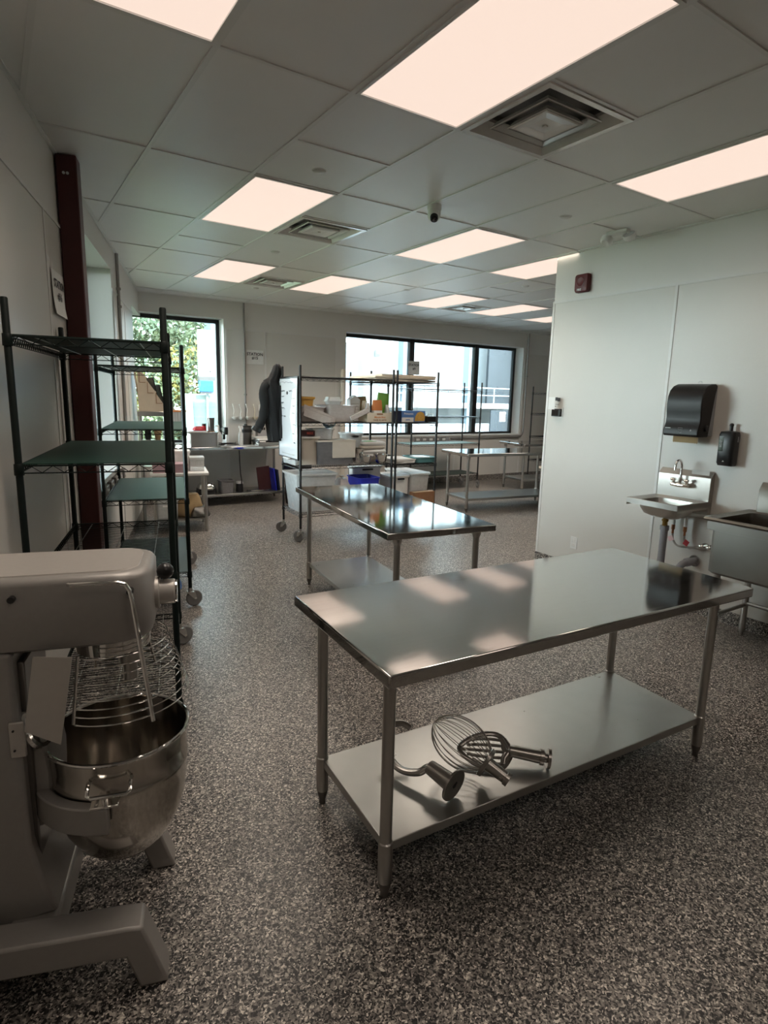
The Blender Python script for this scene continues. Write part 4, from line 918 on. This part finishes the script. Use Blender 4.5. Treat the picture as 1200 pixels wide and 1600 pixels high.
text_mesh('lettering', 'Primavera', .034, 'ink_white', t, (-.075, -.0615, .10), TXT_Y); text_mesh('lettering', 'pasta', .03, 'blue_box', t, (-.085, -.0618, .03), TXT_Y)
t = thing('black_tray', 'low black tray with a handle at the right end of the second cart', 'tray', (*C2(.575, .2), 1.327), C2A)
obj('body', tub_mb(.17, .30, .07, .95, r=.01), 'black_plastic', t); obj('handle', MB().tube([(-.05, -.1, .07), (-.05, -.1, .10), (.03, -.1, .10), (.03, -.1, .07)], .004, 6), 'vent_metal', t)
t = thing('dark_box', 'dark box left of the pasta carton', 'box', (*C2(.08, .22), 1.327), C2A); obj('box', MB().box(-.06, .06, -.1, .1, 0, .13), 'navy', t, bev=.003)
obj('flap', MB().box(-.058, .058, -.098, .0, .130, .133), 'navy', t)
tub_thing('teal tray on the lower middle shelf of the right cart', 'tray', C2(.49, .20), .827, C2A, .30, .34, .065, 'teal_plastic', name='teal_tray', inside=('clear_bag', .9), taper=.95)
t = thing('paper_stack', 'loose white sheets beside the teal tray', 'paper', (*C2(.16, .22), .827), C2A)
for i in range(6): obj('sheet', MB().box(-.15, .15, -.18, .18, .0, .008, R=rz(random.uniform(-.2, .2)), T=(random.uniform(-.02, .02), 0, i*.009)), 'paper', t)
tub_thing('white lidded box at the left of the bottom shelf of the right cart', 'box', C2(.145, .30), .312, C2A, .26, .40, .34, 'white_plastic', lid='white_plastic', name='storage_box', handle=True, taper=.96)
tub_thing('clear lidded tote at the right of the bottom shelf of the right cart', 'bin', C2(.455, .42), .312, C2A, .30, .62, .36, 'clear_bin', lid='clear_lid', inside=('clear_bag', .6))
t = thing('brown_carton', 'low brown carton at the front of the right cart\'s bottom shelf', 'box', (*C2(.455, .04), .312), C2A); obj('box', MB().box(-.18, .14, -.05, .05, 0, .15), 'wood_brown', t, bev=.002)
obj('flap', MB().box(-.178, .138, -.048, .0, .150, .153), 'cardboard', t)
# -- whiteboard and jacket
t = thing('whiteboard', 'whiteboard with faint handwriting on the left end of the cart', 'whiteboard', (C1O[0], C1O[1], 0), C1A)
obj('board', MB().box(-.032, -.020, .0, .60, .925, 1.80), 'whiteboard', t, bev=.003)
obj('frame', MB().box(-.036, -.016, -.006, .004, .92, 1.81).box(-.036, -.016, .596, .606, .92, 1.81).box(-.036, -.016, -.006, .606, 1.795, 1.812).box(-.036, -.016, -.006, .606, .915, .93), 'epoxy_black', t)
random.seed(5)
def scribble(y0, z, wd, amp=.008, n=18, thick=.0022):
    pts = [(-.0335, y0-wd*i/n, z+random.uniform(-amp, amp)) for i in range(n+1)]; return MB().tube(pts, thick, 4)
for (y0, z, wd) in ((.54, 1.755, .40), (.53, 1.66, .13), (.53, 1.60, .12), (.53, 1.53, .10), (.53, 1.47, .14), (.53, 1.38, .16), (.26, 1.66, .10), (.17, 1.58, .10), (.15, 1.50, .08), (.16, 1.42, .07), (.15, 1.30, .09), (.16, 1.20, .06), (.12, 1.1, .05)):
    obj('handwriting', scribble(y0, z, wd), 'marker', t)
obj('paper_note', MB().prism([(.14, 1.68), (.02, 1.70), (.06, 1.30), (.12, 1.10), (.24, 1.38)], -.0345, -.0335, 'x'), 'paper', t)
obj('magnet', MB().cyl((-.040, .31, 1.64), (-.032, .31, 1.64), .018, n=14), 'black_plastic', t)
obj('marker_tray', MB().box(-.055, -.02, .22, .42, .905, .92), 'white_plastic', t, bev=.003)
t = thing('tote_end', 'clear tote with white print seen under the whiteboard', 'bin', (*C1(.0, .30), SZ[2]), C1A+PI/2)
obj('body', tub_mb(.40, .05, .12, .95, r=.01), 'clear_bin', t); text_mesh('lettering', 'SAFE', .06, 'ink_white', t, (0, .030, .06), np.array([[-1., 0, 0], [0, 0, 1.], [0, 1., 0]]))
# jacket hanging at the far left post
J = thing('jacket', 'black hooded jacket hanging on the corner of the whiteboard cart', 'jacket', (*C1(-.13, .60), 0), C1A+.0)
def cloth(rings_spec, n=36, fold=.06, seed=0):
    rings = []
    for (cx, cy, wx, wy, z) in rings_spec:
        ring = []
        for i in range(n):
            a = 2*PI*i/n; q = 1+fold*math.sin(a*7+z*5+seed)+fold*.8*math.sin(a*11+seed*2-z*9)
            ring.append((cx+wx*q*math.cos(a), cy+wy*q*math.sin(a), z+.004*math.sin(a*5+z*20)))
        rings.append(ring)
    return MB().loft(rings)
obj('body', cloth([(.02, 0, .05, .04, 1.80), (.01, 0, .09, .055, 1.77), (.015, 0, .115, .07, 1.70), (.02, 0, .115, .08, 1.60), (.03, 0, .105, .08, 1.45), (.045, 0, .10, .085, 1.28), (.055, 0, .095, .09, 1.14), (.055, 0, .085, .085, 1.09)]), 'jacket_cloth', J)
obj('hood', cloth([(.085, .0, .022, .02, 1.96), (.08, .0, .042, .04, 1.94), (.075, 0, .056, .05, 1.88), (.055, 0, .066, .05, 1.82), (.03, 0, .08, .055, 1.77)], fold=.05, seed=2), 'jacket_cloth', J)
obj('sleeve', MB().tube(smooth_pts([(-.05, -.02, 1.73), (-.095, -.03, 1.66), (-.085, -.03, 1.50), (-.10, -.03, 1.38), (-.14, -.03, 1.28), (-.175, -.03, 1.225)], 4), [.05+.004*math.sin(i*1.3) for i in range(21)], 14), 'jacket_cloth', J)
obj('cuff', MB().cyl((-.165, -.03, 1.245), (-.19, -.03, 1.20), .054, .058, n=14), 'epoxy_black', J, bev=.004)
obj('sleeve', MB().tube(smooth_pts([(.12, -.04, 1.72), (.13, -.06, 1.5), (.12, -.07, 1.3), (.11, -.07, 1.12)], 5), [.045+.004*math.sin(i*1.1) for i in range(16)], 14), 'jacket_cloth', J)

# ================================================================== DESK UNDER THE CORNER WINDOW
GO = (2.1, 8.30); G = lambda x, y: along(GO, x, y, FA)
c_ = G(.78, .31)
worktable('steel worktable against the far wall under the corner window', c_[0], c_[1], FA, L=1.62, W=.60, H=.86, sz=.17, ia=.04, ib=.05, shelf='steel_shelf')
GZ = .861
def on_desk(name, lb, cat, x, y, z=GZ, a=0, group=None): p = G(x, y); return thing(name, lb, cat, (p[0], p[1], z), FA+a, group)
t = on_desk('steel_pan', 'deep steel pan on the desk below the corner window', 'pan', .33, .24)
obj('pan', tub_mb(.40, .36, .20, .96, r=.03), 'steel_dull', t); obj('contents', bag_mb(.36, .32, .17, 2.2, top=.9), 'cloth_beige', t)
t = on_desk('white_tray', 'white papers and tray on top of the deep steel pan', 'tray', .25, .22, GZ+.203); obj('sheet', MB().box(-.14, .14, -.12, .12, 0, .012), 'paper', t, bev=.002); obj('sheet', MB().box(-.12, .13, -.11, .11, .0125, .018, R=rz(.1)), 'whiteboard', t)
t = on_desk('red_packet', 'crumpled red packet beside the red jar', 'packet', .29, .20, GZ+.223); obj('packet', bag_mb(.17, .10, .06, 7.7, top=.5), 'red_plastic', t)
t = on_desk('red_jar', 'small red jar with a dark lid beside the steel tumbler', 'jar', .40, .32, GZ+.203); obj('jar', MB().lathe([(.0005, 0), (.03, 0), (.032, .01), (.032, .07), (.028, .08)], 16), 'red_plastic', t); obj('lid', MB().lathe([(.026, .08), (.03, .082), (.03, .11), (.0005, .111)], 16), 'maroon', t)
t = on_desk('steel_tumbler', 'steel tumbler standing on the pan in front of the window', 'tumbler', .47, .20, GZ+.203); obj('body', MB().lathe([(.0005, 0), (.04, 0), (.043, .02), (.046, .19), (.042, .195)], 20), 'steel_dark', t)
obj('lid', MB().lathe([(.046, .17), (.049, .172), (.05, .20), (.0005, .203)], 20), 'steel_dark', t); obj('base_ring', MB().lathe([(.055, 0), (.058, .004), (.055, .012), (.04, .012)], 20), 'wood_brown', t)
t = on_desk('white_bottle', 'clear and white pump bottle at the window edge', 'bottle', .63, .40); obj('body', MB().lathe([(.0005, 0), (.05, 0), (.052, .01), (.052, .14), (.035, .18), (.016, .195)], 16), 'clear_bin', t); obj('pump', MB().cyl((0, 0, .19), (0, 0, .27), .014, n=10).box(-.05, .01, -.01, .01, .265, .285), 'white_plastic', t)
t = on_desk('white_container', 'squat white container left of the pump bottle', 'container', .555, .45); obj('body', tub_mb(.10, .10, .15, .9, r=.02), 'white_plastic', t); obj('lid', lid_mb(.10, .10, .16, e=.004), 'clear_lid', t)
t = on_desk('black_mug', 'black handled cup hanging at the window edge', 'cup', .77, .50, 1.0); obj('body', MB().lathe([(.0005, 0), (.03, 0), (.035, .05), (.032, .11), (.028, .11), (.028, .01)], 16), 'black_plastic', t)
obj('handle', MB().tube([(-.03, 0, .03), (-.06, 0, .05), (-.065, 0, .09), (-.05, 0, .12), (-.03, 0, .10)], .005, 6), 'black_plastic', t)
t = on_desk('plug_adapter', 'black plug on the far wall under the hanging cup', 'plug', .77, .59, .94); obj('plug', MB().box(-.02, .02, 0, .03, -.02, .06), 'black_plastic', t, bev=.004)
t = on_desk('steel_canister', 'steel and black canister with a clamp ring below the ladles', 'canister', 1.05, .42); obj('body', MB().lathe([(.0005, 0), (.085, 0), (.085, .26), (.0005, .262)], 28), 'steel_dark', t)
obj('band', MB().lathe([(.086, .18), (.092, .18), (.092, .225), (.086, .225)], 28), 'black_plastic', t); obj('latch', MB().box(.085, .11, -.012, .012, .14, .25), 'steel_dull', t, bev=.002); obj('lid', MB().lathe([(.088, .262), (.088, .275), (.03, .28), (.025, .30), (.0005, .302)], 28), 'black_plastic', t)
t = on_desk('spray_bottle', 'white-capped spray bottle beside the steel canister', 'bottle', .92, .26); obj('body', MB().lathe([(.0005, 0), (.035, 0), (.036, .16), (.018, .20)], 14), 'clear_bin', t); obj('cap', MB().cyl((0, 0, .20), (0, 0, .26), .016, n=10).box(-.03, .03, -.012, .012, .25, .28), 'white_plastic', t)
t = on_desk('knife_block', 'grey knife block with dark handles behind the trays', 'knife block', 1.29, .40); obj('block', MB().prism([(-.06, 0), (.06, 0), (.06, .21), (-.06, .21)], -.075, .075, 'x'), 'grey_plastic', t, bev=.004)
for k in range(4): obj('knife_handle', MB().box(-.05+.033*k-.008, -.05+.033*k+.008, -.02, .02, .21, .21+(.10, .06, .08, .04)[k]), 'black_plastic', t, bev=.003)
for k, (x, y, w_, d, z, h, m, lb) in enumerate(((1.32, .20, .40, .28, 0, .045, 'steel_dull', 'steel tray lowest at the right end of the desk'), (1.30, .20, .38, .27, .046, .03, 'black_plastic', 'black tray with a white label between the steel trays'), (1.34, .21, .42, .30, .078, .022, 'paper', 'white tray uppermost at the right end of the desk'), (1.24, .24, .26, .18, .102, .02, 'paper_grey', 'pale folded cloth on the uppermost tray'))):
    t = on_desk('desk_tray', lb, 'tray', x, y, GZ+z, (k % 2)*.08); obj('tray', MB().box(-w_/2, w_/2, -d/2, d/2, 0, h), m, t, bev=.004)
    if k == 1: obj('label', MB().box(-.18, -.08, -d/2-.001, -d/2, .004, .026), 'paper', t)
t = on_desk('cable_tangle', 'tangle of black cables on the desk', 'cable', .74, .28); random.seed(11)
for k in range(5):
    P = [(random.uniform(-.15, .15), random.uniform(-.12, .12), .008+random.uniform(0, .03)) for _ in range(6)]; obj('cable', MB().tube(smooth_pts(P, 5), .005, 6), 'black_plastic', t)
t = on_desk('cutting_mat', 'pale mat lying on the middle of the desk', 'mat', .86, .13); obj('mat', MB().box(-.30, .26, -.08, .10, 0, .004), 'whiteboard', t)
t = on_desk('power_cord', 'black cord hanging from the desk down to its lower shelf', 'cord', .86, .10, 0); obj('cord', MB().tube(smooth_pts([(-.02, 0.0, .80), (-.015, 0, .62), (0, .02, .45), (.02, .04, .34), (.02, .05, .18)], 4), .007, 6), 'black_plastic', t)
SH = .171
t = on_desk('waffle_iron', 'domed steel kitchen appliance on the lower shelf of the desk', 'appliance', .38, .22, SH)
obj('base', MB().loft([rrect(.24, .24, .05, 0), rrect(.26, .26, .06, .02), rrect(.25, .25, .06, .08), rrect(.22, .22, .06, .085)]), 'black_plastic', t)
obj('dome', MB().loft([rrect(.235, .235, .06, .05), rrect(.235, .235, .06, .10), rrect(.20, .20, .07, .15), rrect(.12, .12, .05, .172), rrect(.05, .05, .02, .176)]), 'chrome', t); obj('handle', MB().box(-.06, .06, -.16, -.11, .07, .10), 'steel_dull', t, bev=.006)
t = on_desk('clear_jug', 'clear container with dark contents on the lower shelf', 'container', .66, .20, SH); obj('body', tub_mb(.20, .20, .19, .92, r=.03), 'smoke_plastic', t); obj('contents', bag_mb(.16, .16, .15, 4.1), 'black_plastic', t)
t = on_desk('black_canister', 'small black canister on the lower shelf', 'canister', .865, .20, SH); obj('body', MB().lathe([(.0005, 0), (.055, 0), (.052, .14), (.045, .15), (.0005, .151)], 18), 'black_plastic', t); obj('lid', MB().lathe([(.056, .125), (.058, .127), (.056, .14), (.05, .155), (.0005, .156)], 18), 'grey_plastic', t)
for k, (x, m, lb, ln) in enumerate(((1.27, 'maroon', 'dark red board leaning at the right end of the lower shelf', -.10), (1.40, 'blue_plastic', 'thin blue board leaning beside the dark red board', -.12), (1.45, 'navy', 'dark navy board rightmost on the lower shelf', -.10))):
    t = on_desk('cutting_board', lb, 'board', x, .22, SH); obj('board', MB().box(-.10 if k == 0 else -.012, .10 if k == 0 else .012, -.012 if k == 0 else -.15, .012 if k == 0 else .15, 0, .36-.02*k, R=ry(ln)), m, t, bev=.004)
t = on_desk('flat_tools', 'flat dark tools lying on the lower shelf', 'tools', 1.08, .22, SH); obj('tool', MB().box(-.10, .12, -.02, .02, 0, .015, R=rz(.2)), 'black_plastic', t, bev=.003); obj('tool', MB().box(-.04, .15, -.06, -.035, 0, .012, R=rz(-.1)), 'steel_dull', t, bev=.002)
t = thing('refuse_bin', 'tall black bin standing behind the left end of the whiteboard cart', 'bin', (3.72, 8.05, 0), 0); obj('bin', tub_mb(.34, .34, .72, .85), 'black_plastic', t); obj('lid', lid_mb(.34, .34, .73), 'black_plastic', t)
# ladles on the wall
for k, (x, m, lb) in enumerate(((3.055, 'ceramic', 'leftmost white ladle hanging on the far wall'), (3.16, 'ceramic', 'second white ladle from the left, beside the conduit'), (3.265, 'ceramic', 'third white ladle, in front of the conduit'), (3.385, 'cardboard_pale', 'yellowish ladle, fourth in the row on the far wall'), (3.475, 'ceramic', 'narrow white spatula, rightmost of the hanging tools'))):
    t = thing('ladle' if k < 4 else 'spatula', lb, 'ladle' if k < 4 else 'spatula', (x, fy(x)-.05, 0), FA, 'white kitchen tools on the far wall')
    obj('hook', MB().cyl((0, .04, 1.44), (0, .0, 1.44), .005), 'chrome', t)
    if k < 4:
        obj('handle', MB().tube(smooth_pts([(-.012, -.01, 1.455), (-.004, -.005, 1.42), (.012, 0, 1.36), (.004, 0, 1.30), (.0, -.01, 1.265)], 4), [.016, .018, .017, .015, .013, .012, .011, .010, .010, .010, .010, .010, .011, .012, .012, .012, .012], 8, flat=.5), m, t)
        obj('scoop', MB().lathe([(.0005, 1.215), (.025, 1.220), (.042, 1.238), (.048, 1.262), (.044, 1.262), (.036, 1.24), (.0005, 1.222)], 18, T=(.012, -.02, 0)), m, t)
    else:
        obj('handle', MB().cyl((0, -.005, 1.45), (0, -.005, 1.26), .007, n=8), m, t); obj('blade', MB().box(-.022, .022, -.008, -.002, 1.36, 1.45), m, t, bev=.004)

# ================================================================== CORNER BEHIND THE GREEN SHELVING
t = thing('low_white_table', 'white-topped low table behind the second green shelving', 'table', (1.79, 7.12, 0), -.22)
HT = .70
obj('top', MB().box(-.34, .30, -.20, .38, HT-.035, HT), 'white_plastic', t, bev=.006, segs=2)
for sx in (-.30, .26):
    for sy in (-.17, .35): obj('leg', MB().cyl((sx, sy, 0), (sx, sy, HT-.035), .02, n=10), 'steel_leg', t)
obj('shelf', MB().box(-.32, .28, -.18, .36, .14, .16), 'steel_shelf', t)
def on_low(name, lb, cat, x, y, z, a=0): p = along((1.79, 7.12), x, y, -.22); return thing(name, lb, cat, (p[0], p[1], z), -.22+a)
for k, (x, y, w_, d, h, m, lb) in enumerate(((-.12, -.06, .38, .22, .10, 'pink_box', 'flat pinkish box on the low white table'), (.18, .05, .16, .22, .16, 'clear_bin', 'clear box at the right of the low white table'), (-.04, .24, .3, .2, .22, 'paper', 'pale carton at the back of the low white table'))):
    t = on_low('carton', lb, 'box', x, y, HT+.001); obj('box', MB().box(-w_/2, w_/2, -d/2, d/2, 0, h), m, t, bev=.003); obj('lid', MB().box(-w_/2-.004, w_/2+.004, -d/2-.004, d/2+.004, h-.02, h+.003), m, t, bev=.002)
t = on_low('kraft_sack', 'folded brown paper sack under the low white table', 'bag', .08, .03, .161); obj('bag', bag_mb(.34, .30, .26, 8.8, top=.6), 'kraft', t)
t = on_low('dark_sack', 'dark cloth heap at the right under the low white table', 'bag', .19, -.08, .161); obj('bag', bag_mb(.22, .22, .12, 1.8, top=.6), 'steel_dark', t)
t = on_low('clear_tub', 'clear tub with white labels under the low white table', 'bin', -.18, -.01, .161); obj('body', tub_mb(.26, .30, .22, .92), 'clear_bin', t); obj('label', MB().box(-.04, .02, -.145, -.140, .14, .17), 'paper', t); obj('contents', bag_mb(.2, .24, .14, 2), 'grey_plastic', t)
# small steel stand with the cardboard sorter
SO = (1.46, 7.62); SA = -.277
t = thing('steel_stand', 'small steel stand carrying the cardboard sorter at the corner window', 'stand', (*SO, 0), SA)
obj('top', MB().box(-.02, .34, -.11, .11, 1.325, 1.38), 'steel_leg', t, bev=.003)
for sx in (0, .32):
    for sy in (-.095, .095): obj('leg', MB().cyl((sx, sy, 0), (sx, sy, 1.325), .014, n=8), 'edge_light', t)
for z in (1.02, .70): obj('shelf', MB().box(-.01, .33, -.10, .10, z, z+.02), 'steel_leg', t)
t = thing('cardboard_sorter', 'stepped cardboard file sorter standing on the small steel stand', 'sorter', (*along(SO, .0, 0, SA), 1.381), SA)
pr = [(.0, 0), (.31, 0), (.285, .075), (.20, .21), (.20, .235), (.185, .245), (.105, .36), (.095, .39), (.05, .445), (.0, .50)]
for y in (-.10, .10): obj('side', MB().prism(pr, y-.003, y+.003, 'y'), 'cardboard_pale', t)
for k, x in enumerate((.02, .105, .195)):
    obj('divider', MB().box(-.003, .003, -.097, .097, .02, .50-.13*k-.02, R=ry(-.12), T=(x, 0, 0)), 'cardboard', t)
    obj('slot_edge', MB().box(x+.0, x+.006, -.107, -.103, .34-.12*k, .46-.12*k, R=None).box(x, x+.07, -.107, -.103, .335-.12*k, .341-.12*k), 'wood_brown', t)
obj('base', MB().box(0, .31, -.10, .10, 0, .006), 'cardboard_pale', t)
for k, (x, z, lb) in enumerate(((.17, .17, 'black picture frame leaning on the cardboard sorter'), (.235, .09, 'second black frame leaning in front of the first'))):
    t = thing('picture_frame', lb, 'frame', (*along(SO, x, 0, SA), 1.381+z), SA)
    R = rz(.5)@ry(-.22); b = MB(); 
    for q in ((-.10, .10, .0, .014), (-.10, .10, .216, .23)): b.box(-.006, .006, q[0], q[1], q[2], q[3], R=R)
    for q in ((-.10, -.086), (.086, .10)): b.box(-.006, .006, q[0], q[1], 0, .23, R=R)
    obj('frame', b, 'epoxy_black', t); obj('glass', MB().box(-.002, .002, -.09, .09, .01, .22, R=R), 'smoke_plastic', t)
t = thing('brown_figure', 'brown rumpled packet at the front of the sorter', 'packet', (*along(SO, .335, -.02, SA), 1.381), SA); obj('packet', bag_mb(.10, .10, .10, 6.1, top=.5), 'wood_brown', t)
t = thing('dark_vase', 'dark bottle on the middle shelf of the small steel stand', 'bottle', (*along(SO, .08, 0, SA), 1.041), SA); obj('body', MB().lathe([(.0005, 0), (.03, 0), (.04, .05), (.03, .13), (.012, .17), (.012, .2), (.0005, .2)], 16), 'black_plastic', t)
t = thing('kraft_cone', 'brown paper cone beside the dark bottle on the small stand', 'packet', (*along(SO, .19, 0, SA), 1.041), SA); obj('packet', MB().lathe([(.0005, 0), (.03, 0), (.05, .15), (.07, .21), (.064, .21), (.04, .12)], 12), 'kraft', t)
t = thing('white_roll', 'white paper roll standing between the wall and the small stand', 'roll', (1.24, 7.30, 0), 0); obj('roll', MB().lathe([(.0005, 1.06), (.03, 1.06), (.032, 1.05), (.032, 0), (.0005, 0)], 14), 'paper', t)
obj('core', MB().lathe([(.012, 1.061), (.012, 1.0)], 10), 'cardboard', t)
t = thing('ribbed_crate', 'ribbed crate with an orange rim on the window ledge of the corner', 'crate', (2.18, 8.93, 1.12), FA)
obj('body', MB().box(-.14, .14, -.08, .08, -.01, .21), 'paper_grey', t, bev=.003); obj('rim', MB().box(-.15, .15, -.09, .09, .21, .235), 'orange_print', t, bev=.003)
for k in range(7): obj('rib', MB().box(-.13+.04*k-.004, -.13+.04*k+.004, -.086, -.08, .0, .21), 'steel_leg', t)
t = thing('ledge_rack', 'narrow steel rack under the ribbed crate', 'rack', (2.18, 8.93, 0), FA)
obj('rack_top', MB().box(-.16, .16, -.06, .06, 1.085, 1.108), 'steel_leg', t, bev=.002)
for sx in (-.15, .15):
    for sy in (-.05, .05): obj('leg', MB().cyl((sx, sy, .0), (sx, sy, 1.085), .010, n=8), 'steel_leg', t)
t = thing('yellow_sack', 'blue and yellow patterned sack lying behind the nearest green shelving', 'bag', (1.0, 4.95, .0), .3); obj('bag', bag_mb(.34, .40, .20, 3.3, top=.7), 'blue_box', t); obj('printed_patch', MB().box(-.10, .11, -.08, .09, .17, .20), 'yellow_tub', t, bev=.02)

# ================================================================== OUTDOORS
struct('ground', MB().box(-30, 45, 9.45, 60, -.4, -.25).box(-30, -3.3, -10, 9.45, -.4, -.25), 'grass')
struct('pavement', MB().box(2.6, 40, 9.5, 24, -.28, -.2), 'asphalt')
t = thing('white_building', 'bright white building with columns and a railed walkway outside the wide window', 'building', (0, 15.0, -.25), FA)
obj('wall', MB().box(4.6, 8.9, .0, .4, 0, 7), 'bld_blue', t); obj('wall', MB().box(8.9, 24, 1.2, 1.6, 0, 7), 'bld_white', t); obj('wall', MB().box(8.7, 8.9, .0, 1.4, 0, 7), 'bld_white', t)
for x in (10.5, 13.05): obj('column', MB().box(x-.14, x+.14, .2, .5, 0, 7), 'bld_blue', t)
obj('walkway', MB().box(8.9, 24, .2, 1.2, 1.55, 1.72), 'bld_white', t); obj('lower_wall', MB().box(8.9, 24, .25, .35, -.0, 1.05), 'bld_white', t)
for z in (1.98, 2.22): obj('rail', MB().cyl((8.9, .22, z), (24, .22, z), .02, n=6), 'bld_white', t)
for k in range(16): obj('baluster', MB().box(9.3+.95*k, 9.33+.95*k, .21, .24, 1.6, 2.24), 'bld_white', t)
obj('dark_panel', MB().box(14.05, 15.6, .55, .65, 1.72, 7), 'bld_dark', t); obj('lower_dark_panel', MB().box(13.95, 15.6, .20, .24, .1, 1.50), 'bld_dark', t)
obj('notice', MB().box(14.35, 14.60, .185, .2, 1.12, 1.44), 'paper', t)
for k in range(3): obj('notice_line', MB().box(14.39, 14.56, .18, .185, 1.20+.08*k, 1.225+.08*k), 'steel_dark', t)
for x, z in ((9.45, 3.35), (10.0, 3.2)): obj('wall_lamp', MB().prism([(-.08, .1), (-.16, -.05), (0, -.12), (0, .1)], x-.08, x+.08, 'x', T=(0, 1.15 if x > 8.9 else -.05, z)), 'steel_dull', t)
obj('wall_lamp', MB().prism([(-.08, .1), (-.16, -.05), (0, -.12), (0, .1)], 8.1, 8.26, 'x', T=(0, -.02, 3.35)), 'steel_dull', t)
t = thing('corner_pillar', 'pale blue building pillar at the right edge of the corner window view', 'pillar', (0, 12.1, -.25), FA); obj('pillar', MB().box(3.70, 4.5, 0, .5, 0, 5), 'bld_blue', t)
t = thing('white_cabinet', 'tall white cabinet door seen through the corner window', 'cabinet', (3.39, 11.35, 0), FA-.1); obj('door', MB().box(-.15, .15, -.03, .03, 1.9, 2.75), 'bld_white', t, bev=.004); obj('post', MB().box(-.02, .02, .0, .04, -.25, 1.9), 'bld_white', t); obj('handle', MB().cyl((.06, -.05, 2.0), (.06, -.03, 2.0), .012), 'ink', t)
t = thing('blue_machine', 'small blue machine box outside the corner window', 'machine', (3.36, 11.30, 0), FA); obj('body', MB().box(-.13, .12, -.06, .06, 1.62, 1.83), 'machine_blue', t, bev=.01); obj('top_band', MB().box(-.14, .16, -.05, .08, 1.83, 1.90), 'steel_dark', t); obj('stand', MB().box(-.1, .1, .0, .04, 1.585, 1.62), 'steel_dark', t)
t = thing('utility_box', 'large pale green utility box outside the corner window', 'box', (3.42, 11.5, -.25), FA); obj('body', MB().prism([(-.28, 0), (.40, 0), (.40, 1.83), (-.34, 1.83)], -.1, .5, 'y'), 'box_green', t, bev=.02); obj('edge', MB().prism([(-.29, 0), (-.24, 0), (-.30, 1.84), (-.35, 1.84)], -.13, -.1, 'y'), 'bld_white', t)
def tree(lb, x, y, h, r, m, n, seed, tr=.10, lean=0):
    t = thing('tree', lb, 'tree', (x, y, -.25), 0, 'trees outside the corner window'); rs = np.random.RandomState(seed)
    obj('trunk', MB().tube([(0, 0, 0), (.05+lean*.3, 0, h*.35), (lean*.6, .05, h*.7), (lean, 0, h)], [tr, tr*.8, tr*.55, tr*.2], 8), 'bark', t)
    b = MB(); cl = rs.normal(size=(34, 3))*np.array([r*.5, r*.5, h*.24])+np.array([lean*.5, 0, h*.62])
    for k in range(8):
        c = cl[k*4 % 34]; b.tube([(lean*.3, 0, h*.4), tuple((np.array([lean*.3, 0, h*.4])+c)/2+np.array([0, 0, .1])), tuple(c)], [.03, .02, .008], 5)
    obj('branches', b, 'bark', t)
    lb_ = MB(); C = cl[rs.randint(0, 34, n)]+rs.normal(size=(n, 3))*r*.20; d1 = rs.normal(size=(n, 3)); d1 /= np.linalg.norm(d1, axis=1)[:, None]; d2 = np.cross(d1, rs.normal(size=(n, 3))); d2 /= np.linalg.norm(d2, axis=1)[:, None]
    s = rs.uniform(.035, .075, (n, 1)); V = np.stack([C-d1*s, C+d2*s*.55, C+d1*s, C-d2*s*.55], 1).reshape(-1, 3)
    me = bpy.data.meshes.new('leaves'); me.from_pydata(V.tolist(), [], [(4*i, 4*i+1, 4*i+2, 4*i+3) for i in range(n)]); me.materials.append(MATS[m])
    o = bpy.data.objects.new('leaves', me); link(o, t); o['kind'] = 'stuff'; return t
for a in (('tall green tree left in the corner window', 2.6, 15.5, 5.4, 1.7, 'leaf', 9000, 1), ('pale trunk tree nearest the left edge of the corner window', 2.2, 13.6, 5.6, 1.1, 'leaf_dark', 3500, 2, .13, .3),
          ('green tree in the middle of the corner window', 3.9, 15.0, 5.0, 1.5, 'leaf', 9000, 3), ('yellow autumn bush low in the corner window', 3.05, 13.2, 2.6, .55, 'leaf_yellow', 3000, 4, .03),
          ('dark tree behind the white cabinet', 3.9, 17.8, 6.0, 1.7, 'leaf_dark', 8000, 5), ('loose tree at the far left, seen past the cardboard sorter', 1.7, 16.5, 4.6, 1.9, 'leaf', 7000, 6), ('small bush under the trees', 2.75, 12.9, 1.7, .6, 'leaf', 2500, 7, .03)):
    tree(*a)
